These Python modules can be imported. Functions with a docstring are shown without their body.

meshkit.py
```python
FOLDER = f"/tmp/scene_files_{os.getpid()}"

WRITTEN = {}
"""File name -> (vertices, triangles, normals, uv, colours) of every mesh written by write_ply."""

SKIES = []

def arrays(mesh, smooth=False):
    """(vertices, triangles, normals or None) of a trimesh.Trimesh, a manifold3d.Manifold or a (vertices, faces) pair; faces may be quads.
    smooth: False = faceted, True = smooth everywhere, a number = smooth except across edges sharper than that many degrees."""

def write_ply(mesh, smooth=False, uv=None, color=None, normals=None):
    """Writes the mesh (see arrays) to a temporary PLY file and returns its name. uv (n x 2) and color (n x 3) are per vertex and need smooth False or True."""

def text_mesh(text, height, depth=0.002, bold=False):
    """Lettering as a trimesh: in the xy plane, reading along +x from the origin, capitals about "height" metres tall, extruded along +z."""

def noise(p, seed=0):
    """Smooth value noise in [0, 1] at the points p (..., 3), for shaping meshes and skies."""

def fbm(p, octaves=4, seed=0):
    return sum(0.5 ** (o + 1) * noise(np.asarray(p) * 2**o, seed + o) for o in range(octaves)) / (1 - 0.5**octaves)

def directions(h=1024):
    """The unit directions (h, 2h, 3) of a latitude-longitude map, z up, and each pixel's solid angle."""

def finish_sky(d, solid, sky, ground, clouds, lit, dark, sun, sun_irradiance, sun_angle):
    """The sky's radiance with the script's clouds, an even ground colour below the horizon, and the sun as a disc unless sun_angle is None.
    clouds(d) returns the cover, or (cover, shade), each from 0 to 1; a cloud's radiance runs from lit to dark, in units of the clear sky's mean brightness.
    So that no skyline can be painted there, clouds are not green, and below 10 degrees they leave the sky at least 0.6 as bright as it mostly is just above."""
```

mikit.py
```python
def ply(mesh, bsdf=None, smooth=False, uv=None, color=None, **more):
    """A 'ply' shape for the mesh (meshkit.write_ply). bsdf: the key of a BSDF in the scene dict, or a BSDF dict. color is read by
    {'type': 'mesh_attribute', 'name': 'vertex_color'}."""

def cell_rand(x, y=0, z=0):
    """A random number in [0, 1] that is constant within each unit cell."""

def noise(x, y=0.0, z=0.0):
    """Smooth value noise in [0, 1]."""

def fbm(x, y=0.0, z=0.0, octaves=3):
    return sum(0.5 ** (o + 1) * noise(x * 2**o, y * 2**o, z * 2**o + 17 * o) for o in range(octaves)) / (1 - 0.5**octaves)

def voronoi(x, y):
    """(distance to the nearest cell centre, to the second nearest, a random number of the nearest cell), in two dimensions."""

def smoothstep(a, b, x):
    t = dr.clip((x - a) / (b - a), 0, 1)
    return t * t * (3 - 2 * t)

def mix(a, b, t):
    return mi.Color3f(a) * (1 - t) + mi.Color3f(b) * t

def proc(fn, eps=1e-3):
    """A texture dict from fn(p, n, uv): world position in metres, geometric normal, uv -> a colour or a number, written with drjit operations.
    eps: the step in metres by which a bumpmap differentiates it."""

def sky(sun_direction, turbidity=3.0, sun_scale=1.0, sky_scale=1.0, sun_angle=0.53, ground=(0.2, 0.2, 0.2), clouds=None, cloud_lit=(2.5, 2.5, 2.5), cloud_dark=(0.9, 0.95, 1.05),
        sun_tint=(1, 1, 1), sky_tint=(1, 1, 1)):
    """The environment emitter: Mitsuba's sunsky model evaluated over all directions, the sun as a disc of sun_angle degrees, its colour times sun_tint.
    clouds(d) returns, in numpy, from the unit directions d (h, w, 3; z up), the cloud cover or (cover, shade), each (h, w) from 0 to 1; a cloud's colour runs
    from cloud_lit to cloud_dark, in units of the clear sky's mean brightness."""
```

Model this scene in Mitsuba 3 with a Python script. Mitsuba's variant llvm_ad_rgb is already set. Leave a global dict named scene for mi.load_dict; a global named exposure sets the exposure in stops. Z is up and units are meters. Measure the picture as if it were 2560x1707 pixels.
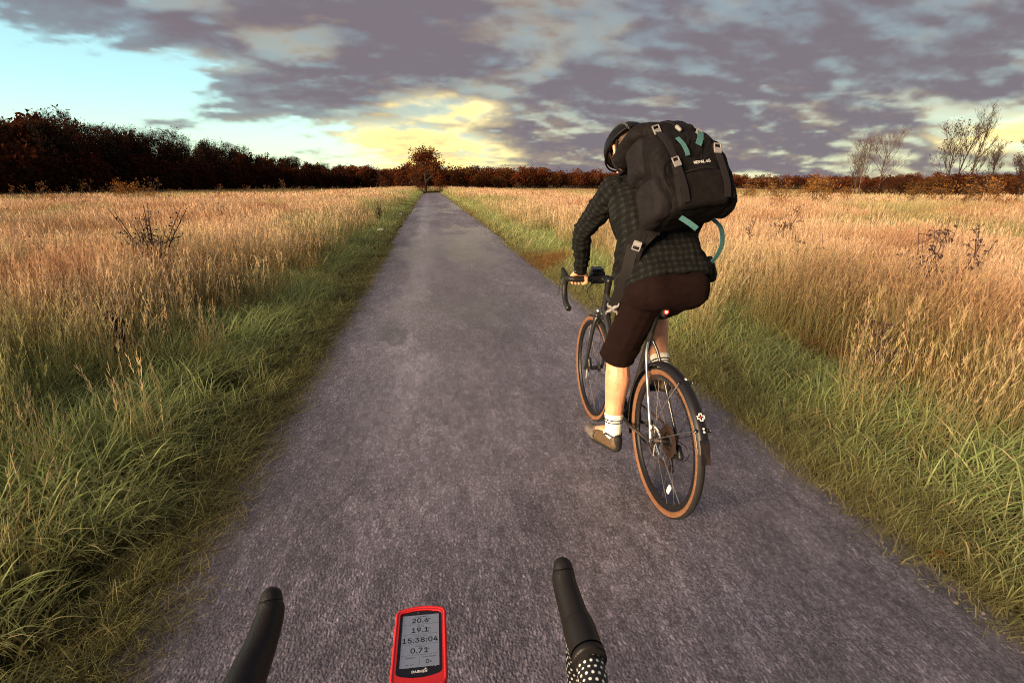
import math, numpy as np, trimesh, mitsuba as mi, drjit as dr, mikit, meshkit
import manifold3d as m3
import shapely, shapely.affinity
from mikit import noise, fbm, voronoi, smoothstep, mix, cell_rand

T = mi.ScalarTransform4f
scene, labels = {}, {}

# ---------------------------------------------------------------- camera, sky, exposure
CAM = np.array([0.0, 0.0, 1.5])
FWD = np.array([0.14488, 0.94608, -0.28971])
scene['camera'] = {'type': 'perspective', 'fov': 89.11, 'near_clip': 0.02, 'far_clip': 5000.0,
                   'to_world': T().look_at(origin=CAM.tolist(), target=(CAM + FWD).tolist(), up=[0, 0, 1])}
exposure = 3.42


def sst(a, b, x):
    t = np.clip((x - a) / (b - a), 0, 1)
    return t * t * (3 - 2 * t)


def clouds(d):
    az = np.degrees(np.arctan2(d[..., 0], d[..., 1]))
    el = np.degrees(np.arcsin(np.clip(d[..., 2], -1, 1)))
    k = 1.0 / (np.maximum(d[..., 2], 0) + 0.24)
    q = np.stack([d[..., 0] * k + 0.55 * d[..., 1] * k, 1.5 * d[..., 1] * k - 0.35 * d[..., 0] * k, np.zeros_like(k)], -1)
    w = np.stack([meshkit.fbm(q * 1.1, 5, 5), meshkit.fbm(q * 1.1 + 31, 5, 6), 0 * k], -1) - 0.5
    w[..., 2] = 0
    q = q * 1.25
    q1 = q + 0.55 * w
    big = meshkit.fbm(q1 * 0.8 + 3.1, 3, 11)
    mid = meshkit.fbm(q1 * 2.5 + 7.7, 6, 23)
    q2 = q + 0.30 * w
    puff = meshkit.fbm(q2 * 8.0 + 1.3, 6, 31)
    puff = np.clip(0.5 + 1.5 * (puff - 0.5), 0, 1)
    t = el - (8.6 - 0.40 * (az + 18))                         # the bank of cloud comes in from the upper right
    bank = sst(-8, 9, t)
    bank = np.maximum(bank, sst(-95, -150, az))               # and closes again behind
    dens = 0.9 * (big - 0.5) + 1.45 * (mid - 0.5) + 0.70 * (puff - 0.5)
    c = dens + 1.14 * bank - 0.34 + 0.10 * sst(3, 9, el)
    cover = 0.82 * sst(0.02, 0.34, c) + 0.18 * sst(0.30, 0.85, c)
    low = 1 - sst(2, 11, el)
    thin = sst(0.14, -0.24, dens)
    cover = cover * (1 - (0.13 + 0.17 * low) * thin - 0.5 * sst(0.25, -0.5, c) * (1 - bank))
    shade = np.clip(1.05 - 0.075 * thin - 0.12 * low * (0.2 + thin) - 0.16 * (puff - 0.5) - 0.065 * sst(0.62, 0.36, mid) + 0.05 * sst(10, 40, az) * sst(6, 13, el), 0, 1)
    veil = 0.22 * (1 - sst(0, 9, el)) * (1 - cover)          # thin bright haze low in the clear part
    shade = (shade * cover + 0.25 * veil) / (cover + veil + 1e-6)
    cover = cover + veil
    # evening cloud lit from below the bank, low over the end of the road
    g = np.exp(-((az + 1.0 + 0.9 * (el - 4.0)) / 7.2) ** 2 - ((el - 3.2) / 2.6) ** 2)
    g = np.maximum(g, 0.62 * np.exp(-((az - 2.0) / 6.0) ** 2 - ((el - 7.0) / 1.5) ** 2))
    g2 = 0.85 * np.exp(-((az - 53) / 6.0) ** 2 - ((el - 3.6) / 1.3) ** 2)
    glow = np.clip(np.maximum(g, g2) * (1.0 + 2.2 * (mid - 0.5) + 1.3 * (puff - 0.5)) * 1.3, 0, 1)
    gl = sst(0.05, 0.9, glow)
    cover = np.maximum(cover * (1 - 0.3 * gl), 0.92 * gl)
    shade = shade * (1 - gl) + gl * np.clip(0.30 + 1.5 * (0.5 - mid) + 1.2 * (0.5 - puff), 0, 0.6)
    return cover * 0.985, shade


SUN = np.array([-0.82, -0.57, 0.245])
scene['sky'] = mikit.sky(SUN.tolist(), turbidity=3.0, sun_scale=0.82, sky_scale=1.0, sun_angle=26.0, ground=(0.1, 0.08, 0.06), clouds=clouds,
                         cloud_lit=(3.2, 2.28, 0.66), cloud_dark=(0.345, 0.285, 0.335), sun_tint=(0.98, 1.04, 1.38), sky_tint=(0.92, 1.09, 0.99))

# ---------------------------------------------------------------- helpers


def nn(v):
    v = np.asarray(v, float)
    return v / (np.linalg.norm(v, axis=-1, keepdims=True) + 1e-12)


def free(name):
    if not any(k == name or k.startswith(name + '__') for k in list(scene) + list(labels)):
        return name
    i = 1
    while True:
        k = f'{name}_{i:03d}'
        if not any(x == k or x.startswith(k + '__') for x in list(scene) + list(labels)):
            return k
        i += 1


COUNT = {}


def num(name):
    """name, name_001, ... of a key that is taken"""
    n = COUNT.get(name, 0)
    COUNT[name] = n + 1
    return name if n == 0 else f'{name}_{n:03d}'


def thing(name, label, cat=None, group=None, kind=None):
    k = num(name)
    labels[k] = {'label': label}
    if cat:
        labels[k]['category'] = cat
    if group:
        labels[k]['group'] = group
    if kind:
        labels[k]['kind'] = kind
    return k


def put(key, mesh, bsdf, smooth=40, to=None, **kw):
    key = num(key)
    s = mikit.ply(mesh, bsdf, smooth=smooth, **kw)
    if to is not None:
        s['to_world'] = to
    scene[key] = s
    return key


def TM(ex, ey, ez, o):
    m = np.eye(4)
    m[:3, 0], m[:3, 1], m[:3, 2], m[:3, 3] = ex, ey, ez, o
    return T(m)


def cat(ms):
    vs, fs, at = [], [], 0
    for m in ms:
        v, f = (m.vertices, m.faces) if hasattr(m, 'vertices') else m
        v, f = np.asarray(v, float), np.asarray(f, int)
        if f.shape[1] == 4:
            f = np.vstack([f[:, [0, 1, 2]], f[:, [0, 2, 3]]])
        vs.append(v)
        fs.append(f + at)
        at += len(v)
    return np.vstack(vs), np.vstack(fs)


def frames(p):
    """parallel-transported frames along a polyline"""
    t = nn(np.gradient(p, axis=0))
    a = np.cross(t[0], [0, 0, 1.0] if abs(t[0][2]) < 0.9 else [1.0, 0, 0])
    a = nn(a)
    A = []
    for i in range(len(p)):
        a = nn(a - t[i] * np.dot(a, t[i]))
        A.append(a)
    A = np.array(A)
    return t, A, np.cross(t, A)


def tube(p, r, sides=10, cap=True, uv=False, flat=None):
    p = np.asarray(p, float)
    r = np.broadcast_to(np.asarray(r, float), (len(p),))
    t, a, b = frames(p)
    ang = np.arange(sides) * 2 * np.pi / sides
    fl = 1.0 if flat is None else flat
    v = p[:, None] + r[:, None, None] * (np.cos(ang)[None, :, None] * a[:, None] + fl * np.sin(ang)[None, :, None] * b[:, None])
    v = v.reshape(-1, 3)
    i, j = np.meshgrid(np.arange(len(p) - 1), np.arange(sides), indexing='ij')
    q = np.stack([i * sides + j, i * sides + (j + 1) % sides, (i + 1) * sides + (j + 1) % sides, (i + 1) * sides + j], -1).reshape(-1, 4)
    f = np.vstack([q[:, [0, 1, 2]], q[:, [0, 2, 3]]])
    if cap:
        n = len(v)
        v = np.vstack([v, p[:1], p[-1:]])
        k = np.arange(sides)
        f = np.vstack([f, np.stack([(k + 1) % sides, k, np.full(sides, n)], 1), np.stack([n - sides + k, n - sides + (k + 1) % sides, np.full(sides, n + 1)], 1)])
    if uv:
        L = np.r_[0, np.cumsum(np.linalg.norm(np.diff(p, axis=0), axis=1))]
        w = np.stack([np.tile(ang / (2 * np.pi), len(p)), np.repeat(L, sides)], -1)
        if cap:
            w = np.vstack([w, [0, 0], [0, L[-1]]])
        return (v, f), w
    return v, f


def rod(a, b, r, sides=8, r2=None):
    return tube([a, b], [r, r if r2 is None else r2], sides)


def spline(p, n=8):
    """Catmull-Rom through the points"""
    p = np.asarray(p, float)
    e = np.vstack([2 * p[0] - p[1], p, 2 * p[-1] - p[-2]])
    out = []
    for i in range(1, len(e) - 2):
        for t in np.arange(n) / n:
            a, b, c, d = e[i - 1:i + 3]
            out.append(0.5 * (2 * b + (c - a) * t + (2 * a - 5 * b + 4 * c - d) * t * t + (3 * b - a - 3 * c + d) * t ** 3))
    return np.vstack([out, p[-1:]])


def lathe(prof, n=64, axis=0, ang=(0, 2 * np.pi), close=True):
    """profile (radius, offset along the axis) revolved about x; closed profile"""
    prof = np.asarray(prof, float)
    full = abs(ang[1] - ang[0]) > 6.28
    th = np.linspace(ang[0], ang[1], n, endpoint=not full)
    k = len(prof)
    v = np.stack([np.broadcast_to(prof[None, :, 1], (n, k)), prof[None, :, 0] * np.cos(th)[:, None], prof[None, :, 0] * np.sin(th)[:, None]], -1).reshape(-1, 3)
    f = []
    for i in range(n if full else n - 1):
        for j in range(k if close else k - 1):
            a, b = i * k + j, i * k + (j + 1) % k
            c, d = ((i + 1) % n) * k + (j + 1) % k, ((i + 1) % n) * k + j
            f += [[a, b, c], [a, c, d]]
    if not full and close:
        for e, s in ((0, 1), (n - 1, -1)):
            c = e * k
            for j in range(1, k - 1):
                f.append([c, c + j, c + j + 1][::s])
    return v, np.array(f)


def sph(c, r, s=16):
    return m3.Manifold.sphere(1.0, s).scale(list(np.broadcast_to(r, 3).astype(float))).translate(list(map(float, c)))


def hull(*balls, s=16):
    """hull of balls (centre, radius)"""
    return m3.Manifold.batch_hull([sph(c, r, s) for c, r in balls])


def union(ms):
    return m3.Manifold.batch_boolean(list(ms), m3.OpType.Add)


def soft(man, edge=0.01, it=8, wr=0.0, fr=20.0, seed=0, aniso=(1, 1, 1)):
    m = man.refine_to_length(edge).to_mesh()
    t = trimesh.Trimesh(np.array(m.vert_properties[:, :3], float), np.array(m.tri_verts), process=True)
    if it:
        trimesh.smoothing.filter_taubin(t, lamb=0.5, nu=0.52, iterations=it)
    v = np.array(t.vertices)
    if wr:
        v = v + np.array(t.vertex_normals) * (wr * 2 * (meshkit.fbm(v * np.asarray(aniso) * fr, 3, seed) - 0.5))[:, None]
    return v, np.array(t.faces)


def box(c, s, rot=None, r=0.0):
    c, s = np.asarray(c, float), np.asarray(s, float)
    if r:
        h = s / 2 - r
        m = m3.Manifold.batch_hull([m3.Manifold.sphere(r, 8).translate([x * h[0], y * h[1], z * h[2]]) for x in (-1, 1) for y in (-1, 1) for z in (-1, 1)]).to_mesh()
        v, f = np.array(m.vert_properties[:, :3], float), np.array(m.tri_verts)
    else:
        b = trimesh.creation.box(s)
        v, f = np.array(b.vertices), np.array(b.faces)
    if rot is not None:
        v = v @ np.asarray(rot).T
    return v + c, f


def rotm(axis, deg):
    return trimesh.transformations.rotation_matrix(math.radians(deg), axis)[:3, :3]


def strap(p, w, th, side):
    """a flat webbing strap along the points; side: width direction"""
    p = np.asarray(p, float)
    t = nn(np.gradient(p, axis=0))
    s = nn(np.broadcast_to(np.asarray(side, float), p.shape) - t * (np.broadcast_to(side, p.shape) * t).sum(1, keepdims=True))
    n = np.cross(t, s)
    c = np.stack([p - s * w / 2 - n * th / 2, p + s * w / 2 - n * th / 2, p + s * w / 2 + n * th / 2, p - s * w / 2 + n * th / 2], 1).reshape(-1, 3)
    f = []
    for i in range(len(p) - 1):
        for j in range(4):
            a, b = i * 4 + j, i * 4 + (j + 1) % 4
            f += [[a, b, b + 4], [a, b + 4, a + 4]]
    k = (len(p) - 1) * 4
    f += [[0, 2, 1], [0, 3, 2], [k, k + 1, k + 2], [k, k + 2, k + 3]]
    return c, np.array(f)


# ---------------------------------------------------------------- materials


def mat(key, rgb, rough=0.6, metal=0.0, spec=0.5, two=True, **kw):
    b = {'type': 'principled', 'base_color': rgb if isinstance(rgb, dict) else {'type': 'rgb', 'value': list(rgb)}, 'roughness': rough, 'metallic': metal, 'specular': spec, **kw}
    scene[key] = {'type': 'twosided', 'b': b} if two else b
    return key


def leafmat(key, fn, trans=0.7, rough=0.7):
    scene[key] = {'type': 'principledthin', 'base_color': fn if isinstance(fn, dict) else {'type': 'rgb', 'value': list(fn)}, 'roughness': rough, 'diff_trans': trans, 'spec_trans': 0.0, 'eta': 1.3}
    return key


# road: worn surface dressing, stones of 6 to 12 mm in dark binder, two worn damp wheel tracks, sheen partly painted paler
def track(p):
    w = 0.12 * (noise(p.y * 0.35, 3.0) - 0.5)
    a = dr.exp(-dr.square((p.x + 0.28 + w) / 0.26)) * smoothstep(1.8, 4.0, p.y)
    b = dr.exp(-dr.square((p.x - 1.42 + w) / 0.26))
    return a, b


def road_rgb(p, n, uv):
    f1, f2, r1 = voronoi(p.x * 95, p.y * 36)
    g1, g2, r2 = voronoi(p.x * 210 + 9.1, p.y * 150)
    stone = smoothstep(0.55, 0.25, f1)
    big = fbm(p.x * 1.3, p.y * 0.5, 0.0, 4)
    v = 0.075 + 0.10 * r2 * r2 + stone * (0.12 * dr.power(r1, 3.5))
    v = 1.02 * v * (0.62 + 0.72 * big) * (0.72 + 0.56 * fbm(p.x * 9, p.y * 3.5, 3.0, 3)) * (0.80 + 0.4 * cell_rand(dr.floor(p.x * 34), dr.floor(p.y * 14), 5))
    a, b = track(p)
    v = v * (1 + 0.42 * a + 0.14 * b) * (0.86 + 0.28 * cell_rand(dr.floor(p.x * 5 + 0.7 * noise(p.y)), dr.floor(p.y * 1.3), 9) * noise(p.x * 12, p.y * 4) * 1.6)  # wheel tracks paler: wear, plus the left track's sheen painted into the colour
    sx, sy = (p.x + 0.39) / 0.15, (p.y - 5.22) / 0.30         # a damp patch
    v = v * (1 - 0.38 * smoothstep(1.25, 0.75, dr.sqrt(sx * sx + sy * sy) + 0.5 * (noise(p.x * 14, p.y * 9) - 0.5)))
    edge = smoothstep(0.25, 0.0, dr.minimum(p.x + 1.12, 2.05 - p.x) + 0.12 * (noise(p.x * 3, p.y * 3) - 0.5))
    return mix(v * mi.Color3f(1.10, 1.0, 1.24), v * mi.Color3f(1.0, 0.84, 0.74), edge * 0.8)


def road_rough(p, n, uv):
    a, b = track(p)
    wet = smoothstep(0.35, 0.65, fbm(p.x * 1.1 + 4, p.y * 0.33, 0.0, 3) + 0.34 * a - 0.06)
    return 0.42 - 0.22 * wet


def road_bump(p, n, uv):
    f1, f2, r1 = voronoi(p.x * 95, p.y * 60)
    return smoothstep(0.6, 0.1, f1) * (0.4 + 0.6 * r1) + 0.6 * noise(p.x * 260, p.y * 220)


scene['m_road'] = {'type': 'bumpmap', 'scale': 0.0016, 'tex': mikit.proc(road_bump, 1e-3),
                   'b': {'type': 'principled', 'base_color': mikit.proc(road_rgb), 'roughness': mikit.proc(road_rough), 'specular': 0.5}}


def ground_rgb(p, n, uv):
    d = dr.maximum(-1.1 - p.x, p.x - 2.05)
    g = smoothstep(3.0, 0.8, d + 1.2 * (noise(p.x * 0.6, p.y * 0.4) - 0.5))
    f = fbm(p.x * 5, p.y * 5, 0.0, 4)
    dry = mix(mi.Color3f(0.06, 0.040, 0.024), mi.Color3f(0.16, 0.105, 0.06), f)
    grn = mix(mi.Color3f(0.018, 0.02, 0.007), mi.Color3f(0.05, 0.05, 0.018), f)
    return mix(dry, grn, g)


scene['m_ground'] = {'type': 'diffuse', 'reflectance': mikit.proc(ground_rgb)}


def patches(p):
    """how green, how dark the growth is at a place"""
    return fbm(p.x * 0.23 + 5, p.y * 0.16, 0.0, 3), fbm(p.x * 0.5, p.y * 0.5 + 40, 0.0, 3)


def dry_rgb(p, n, uv):
    a, b = patches(p)
    d = dr.maximum(-1.1 - p.x, p.x - 2.05)
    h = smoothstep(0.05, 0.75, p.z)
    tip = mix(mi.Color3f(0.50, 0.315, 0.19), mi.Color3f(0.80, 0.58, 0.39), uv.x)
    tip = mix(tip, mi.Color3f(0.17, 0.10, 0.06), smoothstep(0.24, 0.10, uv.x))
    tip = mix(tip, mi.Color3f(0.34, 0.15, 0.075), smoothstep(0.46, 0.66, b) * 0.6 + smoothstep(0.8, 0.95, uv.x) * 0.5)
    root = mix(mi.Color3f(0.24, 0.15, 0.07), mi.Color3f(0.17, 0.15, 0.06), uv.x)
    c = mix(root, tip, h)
    near = smoothstep(3.2, 1.2, d + 1.4 * (a - 0.5))
    g = smoothstep(0.54, 0.68, a) * 0.62 + near * 0.55 * smoothstep(0.9, 0.3, uv.x)
    return mix(c, mi.Color3f(0.27, 0.30, 0.12), dr.minimum(g, 0.85))


def green_rgb(p, n, uv):
    a, b = patches(p)
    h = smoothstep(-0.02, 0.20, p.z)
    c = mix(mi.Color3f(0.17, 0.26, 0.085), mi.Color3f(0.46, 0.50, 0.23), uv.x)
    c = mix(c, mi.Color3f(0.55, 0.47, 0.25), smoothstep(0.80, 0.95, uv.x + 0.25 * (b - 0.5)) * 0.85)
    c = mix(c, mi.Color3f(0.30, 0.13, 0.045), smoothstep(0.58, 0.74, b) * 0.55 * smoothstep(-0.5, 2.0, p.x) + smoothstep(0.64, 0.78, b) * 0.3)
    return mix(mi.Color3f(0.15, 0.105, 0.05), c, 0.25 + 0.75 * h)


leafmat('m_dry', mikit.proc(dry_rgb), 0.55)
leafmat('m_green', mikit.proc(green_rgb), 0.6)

# ---------------------------------------------------------------- ground and road
RL, RR, REND = -1.10, 2.03, 97.0


def hfield(x, y):
    """height of the field: the verges lie level with the road, the fields a hand higher with soft humps"""
    x, y = np.asarray(x, float), np.asarray(y, float)
    d = np.maximum(RL - x, x - RR)
    p = np.stack([x * 0.11, y * 0.09, 0 * x], -1)
    hump = 0.34 * (meshkit.fbm(p, 3, 77) - 0.42)
    rise = -0.55 * sst(14, 95, np.hypot(x, y)) * sst(2.0, 26, d) - 0.05 * sst(2, 8, d)
    far = sst(REND - 2, REND + 10, y)
    side = np.maximum(sst(0.15, 4.5, d), far)
    return np.where(d < 0, 0, 1) * 0 - 0.012 + (0.04 + hump + rise) * side


def axis_pts(lo, hi, fine_lo, fine_hi, st):
    a = list(np.arange(fine_lo, fine_hi, st))
    x, s = fine_lo, st
    while x > lo:
        s *= 1.22
        x -= s
        a.insert(0, max(x, lo))
    x, s = a[-1], st
    while x < hi:
        s *= 1.22
        x += s
        a.append(min(x, hi))
    return np.array(a)


gx, gy = axis_pts(-1500, 1500, -14, 15, 0.45), axis_pts(-300, 2200, -5, 110, 1.0)
X, Y = np.meshgrid(gx, gy)
Z = hfield(X, Y)
nx = len(gx)
i, j = np.meshgrid(np.arange(len(gy) - 1), np.arange(nx - 1), indexing='ij')
gq = np.stack([i * nx + j, i * nx + j + 1, (i + 1) * nx + j + 1, (i + 1) * nx + j], -1).reshape(-1, 4)
scene['ground'] = mikit.ply((np.stack([X, Y, Z], -1).reshape(-1, 3), gq), 'm_ground', smooth=True)
labels['ground'] = {'label': 'field soil and dead thatch under the long grass either side of the lane', 'kind': 'structure'}

rng = np.random.default_rng(1)
ry = np.r_[np.arange(-8, 12, 0.07), np.arange(12, 30, 0.25), np.arange(30, 96, 1.0)]


def edge_wob(y, s):
    p = np.stack([y * 1.6, y * 0 + s, y * 0], -1)
    return 0.20 * (meshkit.fbm(p * np.array([0.6, 1, 1]), 5, int(s)) - 0.5) + 0.07 * (meshkit.noise(p * np.array([9.0, 1, 1]), 3) - 0.5)


bend = lambda y: 9.0 * sst(82, 112, y) ** 2
cross = np.r_[0.0, 0.04, 0.12, 0.3, 0.5, 0.7, 0.88, 0.96, 1.0]
rys = np.r_[ry, np.arange(96, 118, 1.0)]
LE, RE = RL + edge_wob(rys, 5) + bend(rys), RR + edge_wob(rys, 9) + bend(rys)
camber = 0.012 * np.sin(np.pi * cross)
rv = np.stack([LE[:, None] * (1 - cross) + RE[:, None] * cross, np.broadcast_to(rys[:, None], (len(rys), 9)), np.broadcast_to(0.004 + camber - 0.012 * ((cross == 0) | (cross == 1)), (len(rys), 9))], -1)
i, j = np.meshgrid(np.arange(len(rys) - 1), np.arange(8), indexing='ij')
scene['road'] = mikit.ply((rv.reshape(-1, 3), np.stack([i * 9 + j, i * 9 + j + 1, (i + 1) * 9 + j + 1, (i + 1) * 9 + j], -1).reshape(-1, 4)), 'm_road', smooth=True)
labels['road'] = {'label': 'narrow straight grey asphalt lane with worn damp sheen painted wheel tracks running to the lone tree', 'kind': 'structure'}

# loose chippings and crumbs of asphalt along both edges
st = []
for k in range(640):
    side = rng.random() < 0.55
    y = 0.5 + 15 * rng.random() ** 1.6
    x = (RL + abs(rng.normal(0, 0.10))) if side else (RR - abs(rng.normal(0, 0.10)))
    r = rng.uniform(0.002, 0.008)
    if k % 6 == 0:                                            # a few crumbs strayed over the lane
        x, y, r = rng.uniform(RL + 0.2, RR - 0.2), 1.2 + 14 * rng.random(), rng.uniform(0.002, 0.007)
    b = trimesh.creation.icosphere(0)
    st.append((b.vertices * r * rng.uniform(0.6, 1.3, 3) + [x, y, 0.006 + r * 0.4], b.faces))
mat('m_stone', (0.13, 0.112, 0.108), 0.8)
scene['loose_gravel'] = mikit.ply(cat(st), 'm_stone')
labels['loose_gravel'] = {'label': 'scatter of loose chippings along the edges of the lane', 'category': 'gravel', 'kind': 'stuff'}

# ---------------------------------------------------------------- grass


def blades(rng, n, r, h, w, segs, lean, curl, bias=(0, 0), heads=0.0, hw=0.008, hl=0.12, hv=0.25, top=True, fan=2):
    """n blades rooted in a disc: (vertices, triangles, uv); u = a random number of the blade, v = height along it; heads: share of stems with a seed head"""
    a, q = rng.uniform(0, 2 * np.pi, n), r * np.sqrt(rng.random(n))
    root = np.stack([q * np.cos(a), q * np.sin(a), np.full(n, -0.03)], -1)
    hh = rng.uniform(*h, n)
    yaw = rng.uniform(0, 2 * np.pi, n)
    D = np.stack([np.cos(yaw), np.sin(yaw)], -1) * rng.uniform(0.3, 1, n)[:, None] + np.asarray(bias)
    le, cu = rng.uniform(*lean, n), rng.uniform(*curl, n)
    t = np.linspace(0, 1, segs + 1)
    out = (le[:, None] * t + cu[:, None] * t ** 2.2)
    P = np.empty((n, segs + 1, 3))
    P[..., :2] = root[:, None, :2] + D[:, None] * (out * hh[:, None])[..., None]
    P[..., 2] = root[:, None, 2] + hh[:, None] * np.maximum(t - 0.45 * (np.linalg.norm(D, axis=1) * cu)[:, None] * t ** 2.6, 0.02 + 0.3 * t)
    s = rng.uniform(0, np.pi, n)
    S = np.stack([np.cos(s), np.sin(s), 0 * s], -1) * (np.broadcast_to(w, n) * rng.uniform(0.6, 1.4, n))[:, None] / 2
    wt = (1 - t) ** 0.6 if top else np.ones_like(t)
    wt = np.maximum(wt, 0.0)
    Lv, Rv = P - S[:, None] * wt[None, :, None], P + S[:, None] * wt[None, :, None]
    V = np.stack([Lv[:, :-1], Rv[:, :-1]], 2).reshape(n, -1, 3)
    V = np.concatenate([V, P[:, -1:]], 1)
    m = V.shape[1]
    f = []
    for k in range(segs - 1):
        f += [[2 * k, 2 * k + 1, 2 * k + 3], [2 * k, 2 * k + 3, 2 * k + 2]]
    f.append([2 * segs - 2, 2 * segs - 1, 2 * segs])
    F = (np.array(f)[None] + (np.arange(n) * m)[:, None, None]).reshape(-1, 3)
    u = rng.random(n)
    UV = np.stack([np.broadcast_to(u[:, None], (n, m)), np.broadcast_to(np.r_[np.repeat(t[:-1], 2), 1.0][None], (n, m))], -1)
    V, UV = V.reshape(-1, 3), UV.reshape(-1, 2)
    k = np.nonzero(rng.random(n) < heads)[0]
    if len(k):
        tip = P[k, -1]
        d = nn(P[k, -1] - P[k, -2] + rng.normal(0, 0.02, (len(k), 3)))
        L = hl * rng.uniform(0.6, 1.3, len(k))
        W = hw * rng.uniform(0.6, 1.4, len(k))
        s1 = nn(np.cross(d, rng.normal(size=(len(k), 3))))
        s2 = np.cross(d, s1)
        # a loose panicle: slivers that leave the stem one above the other and splay
        hv_ = []
        for q in range(fan):
            t0 = rng.uniform(-0.9, 0.25, len(k)) if fan > 1 else np.full(len(k), -0.3)
            a0 = tip + d * (L * t0)[:, None]
            an = rng.uniform(0, 2 * np.pi, len(k))
            dd = nn(d + (np.cos(an)[:, None] * s1 + np.sin(an)[:, None] * s2) * rng.uniform(0.03, 0.34, len(k))[:, None])
            ll = L * (rng.uniform(0.35, 0.8, len(k)) if fan < 5 else rng.uniform(0.2, 0.5, len(k)))
            ww = nn(np.cross(dd, s1 + 0.3 * s2)) * W[:, None]
            m_ = a0 + dd * (ll * 0.45)[:, None]
            hv_.append(np.stack([a0, m_ + ww, a0 + dd * ll[:, None], m_ - ww], 1))
        hv_ = np.stack(hv_, 1).reshape(-1, 3)
        nh = len(k) * fan
        F = np.vstack([F, (np.array([[0, 1, 2], [0, 2, 3]])[None] + (len(V) + np.arange(nh) * 4)[:, None, None]).reshape(-1, 3)])
        hu = np.clip(u[k] * 0.6 + hv, 0, 1)
        V = np.vstack([V, hv_])
        UV = np.vstack([UV, np.stack([np.repeat(hu, 4 * fan), np.ones(4 * nh)], -1)])
    return V, F, UV


def join(*b):
    at, V, F, U = 0, [], [], []
    for v, f, u in b:
        V.append(v)
        F.append(f + at)
        U.append(u)
        at += len(v)
    return np.vstack(V), np.vstack(F), np.vstack(U)


def group(name, parts):
    g = {'type': 'shapegroup'}
    for k, (vfu, bs) in parts.items():
        g[k] = mikit.ply(vfu[:2], bs, smooth=False, uv=vfu[2])
    scene[name] = g
    return name


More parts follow.
